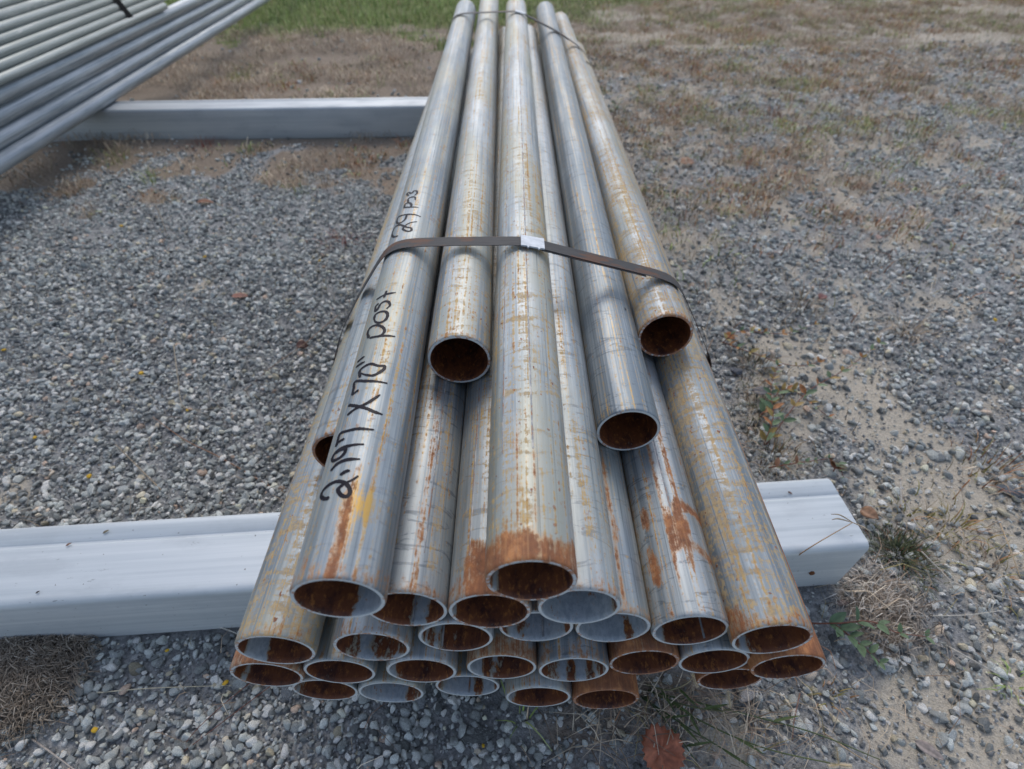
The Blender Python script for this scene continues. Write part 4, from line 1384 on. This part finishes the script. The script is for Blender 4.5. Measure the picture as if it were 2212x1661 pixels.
PALE, TAN, REDB = (.46, .43, .37), (.40, .30, .19), (.17, .06, .035)
stalk('dry_stalk', [(1776, 1580, .010), (1865, 1640, .02), (2000, 1710, .012)], .0008, TAN, 'tan stalk lying across the bottom right corner')
stalk('dry_stalk', [(2043, 1393, .010), (2100, 1425, .014), (2160, 1458, .010)], .0011, PALE, 'pale straight stalk at the lower right, near the green tuft')
stalk('dry_stalk', [(1990, 1190, .012), (2030, 1230, .010), (2070, 1262, .012), (2200, 1300, .014)], .0010, PALE, 'long pale bent stalk on the gravel right of the moss cushion')
stalk('dry_stalk', [(1945, 1040, .010), (1948, 1090, .014), (1958, 1088, .012), (1985, 1145, .012)], .0012, (.38, .36, .33), 'pale grey twig standing in gravel right of the near tube')
stalk('dry_stalk', [(2160, 1130, .010), (2180, 1180, .02), (2205, 1250, .010)], .0011, TAN, 'tan stalk near the right edge by the sand')
stalk('dry_stalk', [(2010, 1330, .012), (2090, 1328, .016), (2165, 1318, .014)], .0009, PALE, 'pale curved stem lying over gravel below the sand strip')
stalk('dry_stalk', [(170, 1500, .012), (250, 1492, .014), (345, 1485, .014), (500, 1480, .010)], .0007, (.52, .46, .33), 'straight yellow straw beside the thatch heap at lower left')
stalk('dry_stalk', [(60, 1590, .010), (110, 1625, .014), (160, 1662, .012), (205, 1695, .010)], .0011, (.34, .30, .26), 'forked grey twig below the thatch heap')
stalk('dry_stalk', [(468, 1352, .018), (500, 1363, .016), (545, 1381, .016), (600, 1383, .014)], .0009, PALE, 'white curved stem between the near tube and the pipe mouths')
stalk('dry_stalk', [(715, 1362, .010), (560, 1460, .014), (440, 1560, .012), (385, 1625, .008)], .0006, REDB, 'upper of two red brown pine needles crossing the lower left gravel', 'pine needle')
stalk('dry_stalk', [(760, 1358, .010), (620, 1455, .014), (480, 1560, .012), (390, 1628, .008)], .0006, REDB, 'lower of two red brown pine needles crossing the lower left gravel', 'pine needle')
stalk('dry_stalk', [(20, 1110, .010), (70, 1095, .03), (140, 1080, .03), (170, 1120, .012)], .0009, (.40, .38, .33), 'arched pale stem on the sandy spot behind the near tube at left')
stalk('dry_stalk', [(600, 1060, .008), (480, 990, .012), (400, 950, .02), (330, 900, .012)], .0010, (.26, .13, .07), 'reddish stem on the gravel left of the pipes', 'dry stalk')
stalk('dry_stalk', [(730, 680, .010), (660, 740, .014), (590, 790, .012), (520, 850, .010)], .0010, (.22, .14, .09), 'brown stem slanting away left of the strapped pipes', 'dry stalk')
stalk('dry_stalk', [(375, 745, .010), (385, 820, .02), (400, 880, .016), (480, 880, .012)], .0009, (.33, .28, .2), 'tangled straw coloured stem in the middle of the left gravel', 'dry stalk')
stalk('dry_stalk', [(350, 1060, .010), (300, 1010, .018), (250, 960, .014)], .0011, (.28, .22, .15), 'brown twig on the left gravel above the near tube', 'dry stalk')
stalk('dry_stalk', [(22, 355, .03), (70, 390, .02), (110, 412, .01)], .0016, (.36, .32, .27), 'pale stalk by the near end of the lowest corner rail')
stalk('dry_stalk', [(340, 450, .008), (352, 480, .03), (362, 512, .01)], .0014, (.20, .16, .11), 'dark twig upright on the gravel below the green tuft')
stalk('dry_stalk', [(1728, 1497, .006), (1715, 1560, .010), (1712, 1600, .008)], .0008, (.22, .12, .09), 'thin red brown stem on the gravel below the far right pipe')


def leaf_mesh(L, W, col, seed, serr=0, cup=.25, vein=.8, tip=1.0, nseg=12, rnd=.5):
    """a leaf blade along +X with a midrib fold; rounded or pointed"""
    rg = np.random.default_rng(seed)
    ts = np.linspace(0, 1, nseg)
    V, F, C = [], [], []
    for i, t in enumerate(ts):
        w = W * .5 * (math.sin(math.pi * min(1, t ** rnd)) ** .8 if 0 < t < 1 else 0.02)
        if serr: w *= 1 + serr * (1 if i % 2 else -1)
        z = cup * W * .25 * math.sin(t * 3.1) + .02 * W * rg.normal()
        for s in (-1, -.5, 0, .5, 1):
            V.append((L * t, s * w, z + cup * abs(s) * w * .7 + .03 * W * rg.normal() * abs(s)))
            C.append(np.array(col) * (vein if s == 0 else 1) * (1 + .12 * rg.normal()))
        if i:
            for q in range(4):
                b = (i - 1) * 5 + q
                F.append((b, b + 1, b + 6, b + 5))
    me = mesh_np('blade', V, F, np.clip(np.array(C), 0, 1), True)
    return me


def solid(o, t=.0003):
    m = o.modifiers.new('thickness', 'SOLIDIFY'); m.thickness = t; m.offset = 0


def leafy_weed(name, stems, label, leaf_cols, lsize, seed, stemcol=REDB, nleaf=8, lw=.45, cat='weed'):
    rg = np.random.default_rng(seed)
    first = stems[0][0]
    p0 = ground_at(*first)
    root = empty(name, p0)
    lm = [leaf_mesh(1, lw, c, seed + i, 0, .3, .8, 1, 9, .8) for i, c in enumerate(leaf_cols)]
    for m in lm: m.materials.append(M_LEAF)
    for st in stems:
        Q = curve_pts([ground_at(*q) - p0 for q in st])
        V_, F_ = tube_path(Q, np.linspace(.0011, .0005, len(Q)), 5)
        link('stem', mesh_np('stem', np.array([tuple(v) for v in V_]), F_, np.tile(np.array(stemcol)[None], (len(V_), 1)), True), [M_LEAF], root)
        for k in range(nleaf):
            t = (k + 1) / nleaf
            q = Q[min(len(Q) - 1, int(t * (len(Q) - 1)))]
            for side in (-1, 1):
                o = bpy.data.objects.new('leaf', lm[int(rg.integers(len(lm)))])
                COL.objects.link(o); o.parent = root
                d = Q[min(len(Q) - 1, int(t * (len(Q) - 1)) + 1)] - Q[max(0, int(t * (len(Q) - 1)) - 1)]
                az = math.atan2(d[1], d[0]) + side * (1.0 + .35 * rg.normal())
                s = lsize * (1.15 - .55 * t) * (.75 + .5 * rg.random())
                o.location = q; o.scale = (s, s, s)
                o.rotation_euler = Euler((.35 * rg.normal(), -.25 - .35 * rg.random(), az), 'XYZ')
    tag(root, label, cat)
    return root


G1, G2, G3 = (.085, .145, .07), (.13, .20, .10), (.28, .19, .05)
leafy_weed('leafy_weed', [[(1745, 1346, .008), (1810, 1346, .022), (1880, 1342, .030), (1935, 1365, .030), (2000, 1375, .02)],
                          [(1800, 1345, .018), (1850, 1385, .020), (1900, 1430, .012)]],
           'weed with oval green leaves on red stems beside the rusted far right pipe', [G1, (.10, .165, .08), G1], .020, 61, nleaf=5)
leafy_weed('sprawling_weed', [[(1650, 960, .008), (1670, 900, .03), (1665, 840, .035), (1680, 790, .02)],
                              [(1655, 960, .008), (1740, 850, .03), (1830, 795, .025), (1900, 740, .015)],
                              [(1640, 900, .008), (1700, 840, .025), (1790, 900, .015)]],
           'sprawling red stemmed weed with small green and orange leaves right of the pipes', [G1, G2, G3, (.36, .15, .05)], .018, 62, nleaf=11)
leafy_weed('sprawling_weed', [[(1560, 740, .008), (1600, 715, .03), (1690, 720, .03), (1760, 700, .02)],
                              [(1560, 738, .008), (1620, 760, .02), (1720, 790, .02), (1800, 770, .012)]],
           'low orange leaved weed poking out right of the rearmost pipe mouth', [(.36, .17, .05), (.28, .22, .07), G1], .015, 63, nleaf=9)
leafy_weed('sprawling_weed', [[(1660, 1010, .01), (1720, 1000, .03), (1790, 990, .02)], [(1800, 1018, .008), (1810, 1000, .02), (1822, 1030, .018)]],
           'small dull green weed behind the right end of the near tube', [G1, (.10, .10, .05), (.16, .07, .03)], .013, 64, nleaf=6)


def dead_leaf(u, v, size, col, label, seed, rot, W=.8, tilt=(0.1, 0.1), serr=0.0, z=.012, rnd=.75):
    me = leaf_mesh(size, size * W, col, seed, serr, .35, .7, 1, 26 if serr else 12, rnd)
    o = link('dead_leaf', me, [M_LEAF])
    p = ground_at(u, v, z)
    o.location = p
    o.rotation_euler = (tilt[0], tilt[1], rot)
    solid(o)
    tag(o, label, 'dead leaf', 'dead leaves on the ground')
    return o


def round_leaf():
    """broad toothed leaf with a notched base and folded midrib"""
    rg = np.random.default_rng(77)
    n = 40
    V, C, F = [(0, 0, .002)], [np.array((.34, .11, .05))], []
    for ring in range(1, 6):
        for k in range(n):
            a = 2 * math.pi * k / n
            rad = (1 - .30 * math.exp(-((a - math.pi) / .28) ** 2) + .10 * math.exp(-((a) / .3) ** 2) + .10 * math.exp(-((a - 2 * math.pi) / .3) ** 2))
            f = ring / 5
            rr = .0165 * rad * f
            if ring == 5: rr *= 1 + (.10 if k % 2 else -.06)
            x_, y_ = rr * math.cos(a), rr * math.sin(a) * 1.02
            vein = max(math.exp(-(((a - va + math.pi) % (2 * math.pi) - math.pi) / .07) ** 2) for va in (0, .7, -.7, 1.5, -1.5))
            V.append((x_, y_, abs(y_) * .34 + .0022 * math.sin(5 * a + 1) * f * f + .0004 * rg.normal()))
            C.append(np.array((.36, .115, .055)) * (1 + .10 * rg.normal()) * (1 - .35 * vein))
    for k in range(n): F.append((0, 1 + k, 1 + (k + 1) % n))
    for ring in range(4):
        for k in range(n):
            a, b_ = 1 + ring * n + k, 1 + ring * n + (k + 1) % n
            F.append((a, a + n, b_ + n, b_))
    me = mesh_np('toothed leaf', V, F, np.clip(np.array(C), 0, 1), True)
    o = link('dead_leaf', me, [M_LEAF])
    p = ground_at(1428, 1622, .024)
    o.location = p; o.rotation_euler = (.10, -.12, R_(100)); o.scale = (1.3, 1.3, 1.3)
    solid(o)
    tag(o, 'broad toothed red brown leaf on the gravel in front of the pipes', 'dead leaf', 'dead leaves on the ground')


round_leaf()
dead_leaf(1470, 352, .055, (.24, .12, .06), 'curled brown leaf on gravel right of the pipes, beyond the strap', 21, .3)
dead_leaf(1860, 1098, .026, (.27, .15, .085), 'tan leaf standing beside the back right corner of the near tube', 22, -1.1, .7, (.5, -.3))
dead_leaf(640, 745, .022, (.085, .03, .02), 'small dark red crumpled leaf on gravel left of the pipes', 23, .2, .9, (.3, .2))
dead_leaf(500, 640, .035, (.24, .10, .065), 'flat pinkish brown leaf on the left gravel', 24, .2, .5)
dead_leaf(1565, 722, .024, (.30, .11, .025), 'bright orange leaf on the low weed right of the rear mouth', 25, -.2, .7, (.3, .3))
dead_leaf(1895, 515, .026, (.33, .22, .18), 'pinkish pale leaf scrap in the right gravel', 26, .8, .6)
dead_leaf(425, 695 - 260, .045, (.22, .09, .04), 'reddish leaf scrap on soil in front of the far tube', 27, .1, .4)
dead_leaf(1625, 845, .040, (.12, .115, .12), 'dull grey leaf lying right of the pipes under the sprawling weed', 28, .0, .5)
dead_leaf(1770, 715 - 70, .03, (.16, .06, .05), 'dark reddish leaf scrap by the straw coloured tuft', 29, .7, .6)
dead_leaf(1975, 1600, .030, (.30, .25, .22), 'pale curled leaf scrap in the bottom right corner', 30, -.6, .4)

# yellow buds
bud_me = None
bm = bmesh.new(); bmesh.ops.create_icosphere(bm, subdivisions=2, radius=1)
for v_ in bm.verts:
    v_.co.z *= .6; v_.co.x *= 1.15
    v_.co *= 1 + .12 * random.uniform(-1, 1)
bud_me = bpy.data.meshes.new('bud'); bm.to_mesh(bud_me); bm.free()
bud_me.materials.append(mat_plain('yellow petals', (.50, .28, .012), (.62, .40, .02), .6, 0, 3))
BUDS = [(305, 805, .0038, 'yellow bud in the middle of the left gravel'), (405, 885, .0028, 'small yellow bud right of the tangled straw stem'), (192, 1028, .0038, 'yellow bud just behind the near tube at left'),
        (75, 944, .0026, 'yellow speck left of the reddish stem on gravel'), (8, 755, .0034, 'yellow bud at the left edge of the picture'), (442, 554, .0036, 'yellow bud high up in the left gravel'),
        (487, 1474, .0028, 'yellow bud right below the outermost left pipe mouth'), (204, 1576, .0028, 'yellow bud among stones at the lower left, by the pine needles'), (361, 1404, .0022, 'yellow bud close to the front of the near tube'),
        (1640, 712, .0030, 'yellow bud on the low orange leaved weed'), (2150, 690, .0034, 'yellow bud far out in the right gravel'), (262, 487, .0038, 'yellow bud near the upright dark twig'),
        (690, 562, .0034, 'yellow bud on gravel left of the red weed'), (1044, 1610, .0018, 'tiny yellow bud on gravel at the bottom middle')]
for (u, v, r, lab) in BUDS:
    o = bpy.data.objects.new('yellow_bud', bud_me); COL.objects.link(o)
    p = ground_at(u, v, .014); o.location = p
    o.scale = (r * 1.1, r * 1.1, r * 1.1); o.rotation_euler = (random.uniform(-.5, .5), random.uniform(-.5, .5), random.uniform(0, 6))
    tag(o, lab, 'flower bud', 'fallen yellow buds on the gravel')


# prominent single stones
def big_stone(u, v, size, col, label, seed, z=.006, sq=(1, .8, .6), rot=0.0):
    me = stone_mesh(seed, 3, .25)
    me.materials.clear()
    k = NT('stone'); tc = k.n('ShaderNodeTexCoord')
    f = k.noise(tc.outputs['Object'], 5, 5, .7); s = k.noise(tc.outputs['Object'], 11, 2, .5)
    c = k.mix(k.ramp(f, .3, .7), tuple(c_ * .65 for c_ in col), tuple(min(1, c_ * 1.3) for c_ in col))
    c = k.mix(k.math('MULTIPLY', k.ramp(s, .62, .68), .6), c, (.5, .5, .48)); c = k.mix(k.math('MULTIPLY', k.ramp(s, .38, .33), .6), c, (.04, .04, .045))
    k.color(c); k.rough(.85); k.bump(f, .5, .05)
    me.materials.append(k.m)
    o = link('stone', me)
    p = ground_at(u, v, z); o.location = p
    o.scale = tuple(size * q for q in sq); o.rotation_euler = (.1, .1, rot)
    tag(o, label, 'stone', 'larger stones lying in the gravel')


big_stone(1612, 1502, .0105, (.50, .47, .44), 'large white stone in front of the far right pipe mouths', 901, rot=.4)
big_stone(1768, 1395, .0170, (.13, .14, .145), 'big dark grey stone right of the rusted far right pipe', 902, sq=(1, 1.1, .6))
big_stone(1822, 1302, .0095, (.36, .27, .23), 'pinkish stone just in front of the right end of the near tube', 903)
big_stone(1030, 1590, .0220, (.12, .125, .12), 'big flat dark stone at the bottom middle', 904, sq=(1, .7, .45))
big_stone(868, 1612, .0095, (.14, .15, .14), 'rounded grey stone at the bottom, left of the flat dark stone', 905)
big_stone(905, 1515, .0110, (.36, .38, .39), 'pale angular stone just below the bottom row of pipes', 906, rot=.9)
big_stone(300, 1395 + 25, .0115, (.52, .52, .50), 'white oblong stone beside the thatch heap', 907, sq=(1.1, .55, .5), rot=.2)
big_stone(275, 1040, .0100, (.50, .50, .47), 'smooth white pebble behind the near tube at left', 908, sq=(1.1, .8, .6))
big_stone(2050, 905, .0120, (.46, .46, .47), 'white stone on the gravel right of the sand strip', 909)
big_stone(1590, 712 + 90, .0135, (.11, .12, .14), 'bluish dark stone right of the rear pipe mouth', 911, sq=(1.1, .7, .6), rot=-.3)
big_stone(620, 1405 + 90, .0115, (.20, .215, .225), 'grey stone in the lower left gravel below the pipe mouths', 912, rot=.6)
big_stone(2180, 1060, .0170, (.15, .17, .185), 'big bluish grey stone at the right edge by the sand', 913, sq=(1.2, .8, .5), rot=-.4)
big_stone(1930, 1195 + 40, .0090, (.36, .39, .40), 'pale grey stone between the tube corner and the moss cushion', 914)


# grass with finger-like seed heads, lower right
def spike(parent, base, d, L, seed):
    """one comb-like seed spike: axis with two rows of bristly spikelets"""
    rg = np.random.default_rng(seed)
    d = Vector(d).normalized()
    side = d.cross(Vector((0, 0, 1))).normalized(); up = side.cross(d)
    V, F, C = [], [], []
    A, B = tube_path([base, base + d * L * .5 + up * L * .04, base + d * L], [.0007, .0006, .0003], 5)
    V += [tuple(v) for v in A]; F += [tuple(f) for f in B]; C += [(.44, .34, .20)] * len(A)
    m = 16
    for k in range(m):
        t = (k + .5) / m
        p = base + d * L * t
        ln = L * .34 * (1 - .45 * abs(t - .4))
        for s in (-1, 1):
            q = p + (side * s * .8 + d * .6 + up * .25 * rg.normal()).normalized() * ln
            w = d * .00055
            b_ = len(V)
            V += [tuple(p - w), tuple(p + w + up * .0003), tuple(q)]
            F.append((b_, b_ + 1, b_ + 2)); C += [(.52, .42, .27), (.46, .36, .22), (.62, .54, .40)]
    me = mesh_np('seed spike', V, F, np.array(C))
    return link('seed_spike', me, [M_LEAF], parent)


def seed_grass(stem_uvz, label, spikes, seed, cols=((.07, .10, .03), (.10, .12, .04))):
    p0 = ground_at(*stem_uvz[0])
    root = empty('seed_grass', p0)
    Q = curve_pts([ground_at(*q) - p0 for q in stem_uvz])
    V_, F_ = tube_path(Q, np.linspace(.0010, .0006, len(Q)), 5)
    mixc = np.linspace(0, 1, len(V_))[:, None]
    col = np.array(cols[0]) * (1 - mixc) + np.array(cols[1]) * mixc
    link('stem', mesh_np('stem', np.array([tuple(v) for v in V_]), F_, col, True), [M_LEAF], root)
    tip = Vector(Q[-1])
    for i, (d, L) in enumerate(spikes):
        spike(root, tip, d, L, seed + i)
    for k in (int(len(Q) * .25), int(len(Q) * .5)):
        me = leaf_mesh(.03, .003, (.08, .115, .035), seed + k, 0, .3, .9, 1, 8, .6); me.materials.append(M_LEAF)
        o = bpy.data.objects.new('blade', me); COL.objects.link(o); o.parent = root
        o.location = Q[k]; o.rotation_euler = (0, -.4, random.uniform(-1.5, .3))
    tag(root, label, 'seed grass', 'seed grass at the pipe mouths')


seed_grass([(1395, 1478, .004), (1440, 1490, .03), (1480, 1478, .05), (1497, 1462, .062)], 'seed head held before the clean rimmed dark pipe mouth',
           [((.1, .5, 1), .010), ((1, .0, .05), .013), ((.3, -1, -.1), .010), ((-.3, .2, .5), .006)], 801, ((.07, .10, .03), (.42, .34, .22)))
seed_grass([(1400, 1490, .004), (1470, 1520, .025), (1550, 1535, .035), (1578, 1530, .04)], 'single upright seed spike in front of the half hidden rusty mouth',
           [((-.1, .8, .6), .017)], 811, ((.06, .09, .03), (.12, .10, .05)))
seed_grass([(1420, 1500, .004), (1520, 1560, .02), (1650, 1615, .03), (1812, 1652, .03)], 'seed head with three spikes at the bottom right edge',
           [((0, .8, .5), .016), ((-1, -.1, .1), .011), ((1, -.1, .1), .012)], 821)
seed_grass([(1412, 1495, .004), (1560, 1530, .02), (1750, 1580, .025), (1900, 1640, .02)], 'long green stem running to the bottom right, without a seed head', [], 831, ((.06, .10, .03), (.10, .12, .05)))
seed_grass([(1390, 1500, .004), (1450, 1570, .02), (1500, 1640, .015), (1530, 1700, .01)], 'green stem running down past the broad toothed leaf', [], 841, ((.05, .085, .03), (.07, .10, .04)))
seed_grass([(1385, 1505, .004), (1500, 1580, .022), (1600, 1640, .015), (1680, 1690, .01)], 'middle green stem running towards the bottom edge', [], 851, ((.05, .085, .03), (.09, .10, .04)))
# dry stalk with three thin fingers over the right end of the tube
p0 = ground_at(1712, 1216, .05)
root = empty('seed_grass', p0)
Q = curve_pts([ground_at(1690, 1225, .06) - p0, ground_at(1750, 1182, .118) - p0, ground_at(1842, 1128, .125) - p0])
V_, F_ = tube_path(Q, np.linspace(.0008, .0005, len(Q)), 5)
link('stem', mesh_np('stem', np.array([tuple(v) for v in V_]), F_, np.tile(np.array([[.34, .22, .11]]), (len(V_), 1)), True), [M_LEAF], root)
for e in ([(1842, 1128, .125), (1815, 1112, .128), (1795, 1110, .124)], [(1842, 1128, .125), (1812, 1120, .126), (1797, 1122, .122)], [(1842, 1128, .125), (1868, 1140, .128), (1884, 1152, .122)]):
    Q = curve_pts([ground_at(*q) - p0 for q in e])
    V_, F_ = tube_path(Q, np.concatenate([np.linspace(.0005, .0009, len(Q) // 2), np.linspace(.0009, .0004, len(Q) - len(Q) // 2)]), 5)
    link('seed_spike', mesh_np('finger', np.array([tuple(v) for v in V_]), F_, np.tile(np.array([[.36, .29, .20]]), (len(V_), 1)), True), [M_LEAF], root)
tag(root, 'dry three fingered seed head leaning over the right end of the near tube', 'seed grass', 'seed grass at the pipe mouths')


# bits lying on the near tube and on the pipes
for (u, v, z, sz, col, lab, seed) in (
        (142, 1179, .1112, .0062, (.22, .13, .09), 'small brown leaf chip on the near tube, left part', 41),
        (222, 1152, .1112, .0070, (.16, .14, .09), 'tiny dried sprig on the back of the near tube', 42),
        (77, 1281, .1112, .0040, (.06, .05, .045), 'dark crumb near the front edge of the near tube at left', 43),
        (1702, 1061, .1112, .0060, (.14, .09, .08), 'short brown splinter on the right end of the near tube', 44),
        (1343, 664, .329, .0070, (.03, .03, .035), 'dark seed husk on the clean grey set-back pipe', 45)):
    me = leaf_mesh(sz, sz * .42, col, seed, 0, .4, .8, 1, 6, .9)
    o = link('dry_bit', me, [M_LEAF])
    o.location = ground_at(u, v, z)
    o.rotation_euler = (.1, -.1, -.9 if seed > 43 else .7)
    solid(o, .0006)
    tag(o, lab, 'plant bit', 'plant bits on the metal')
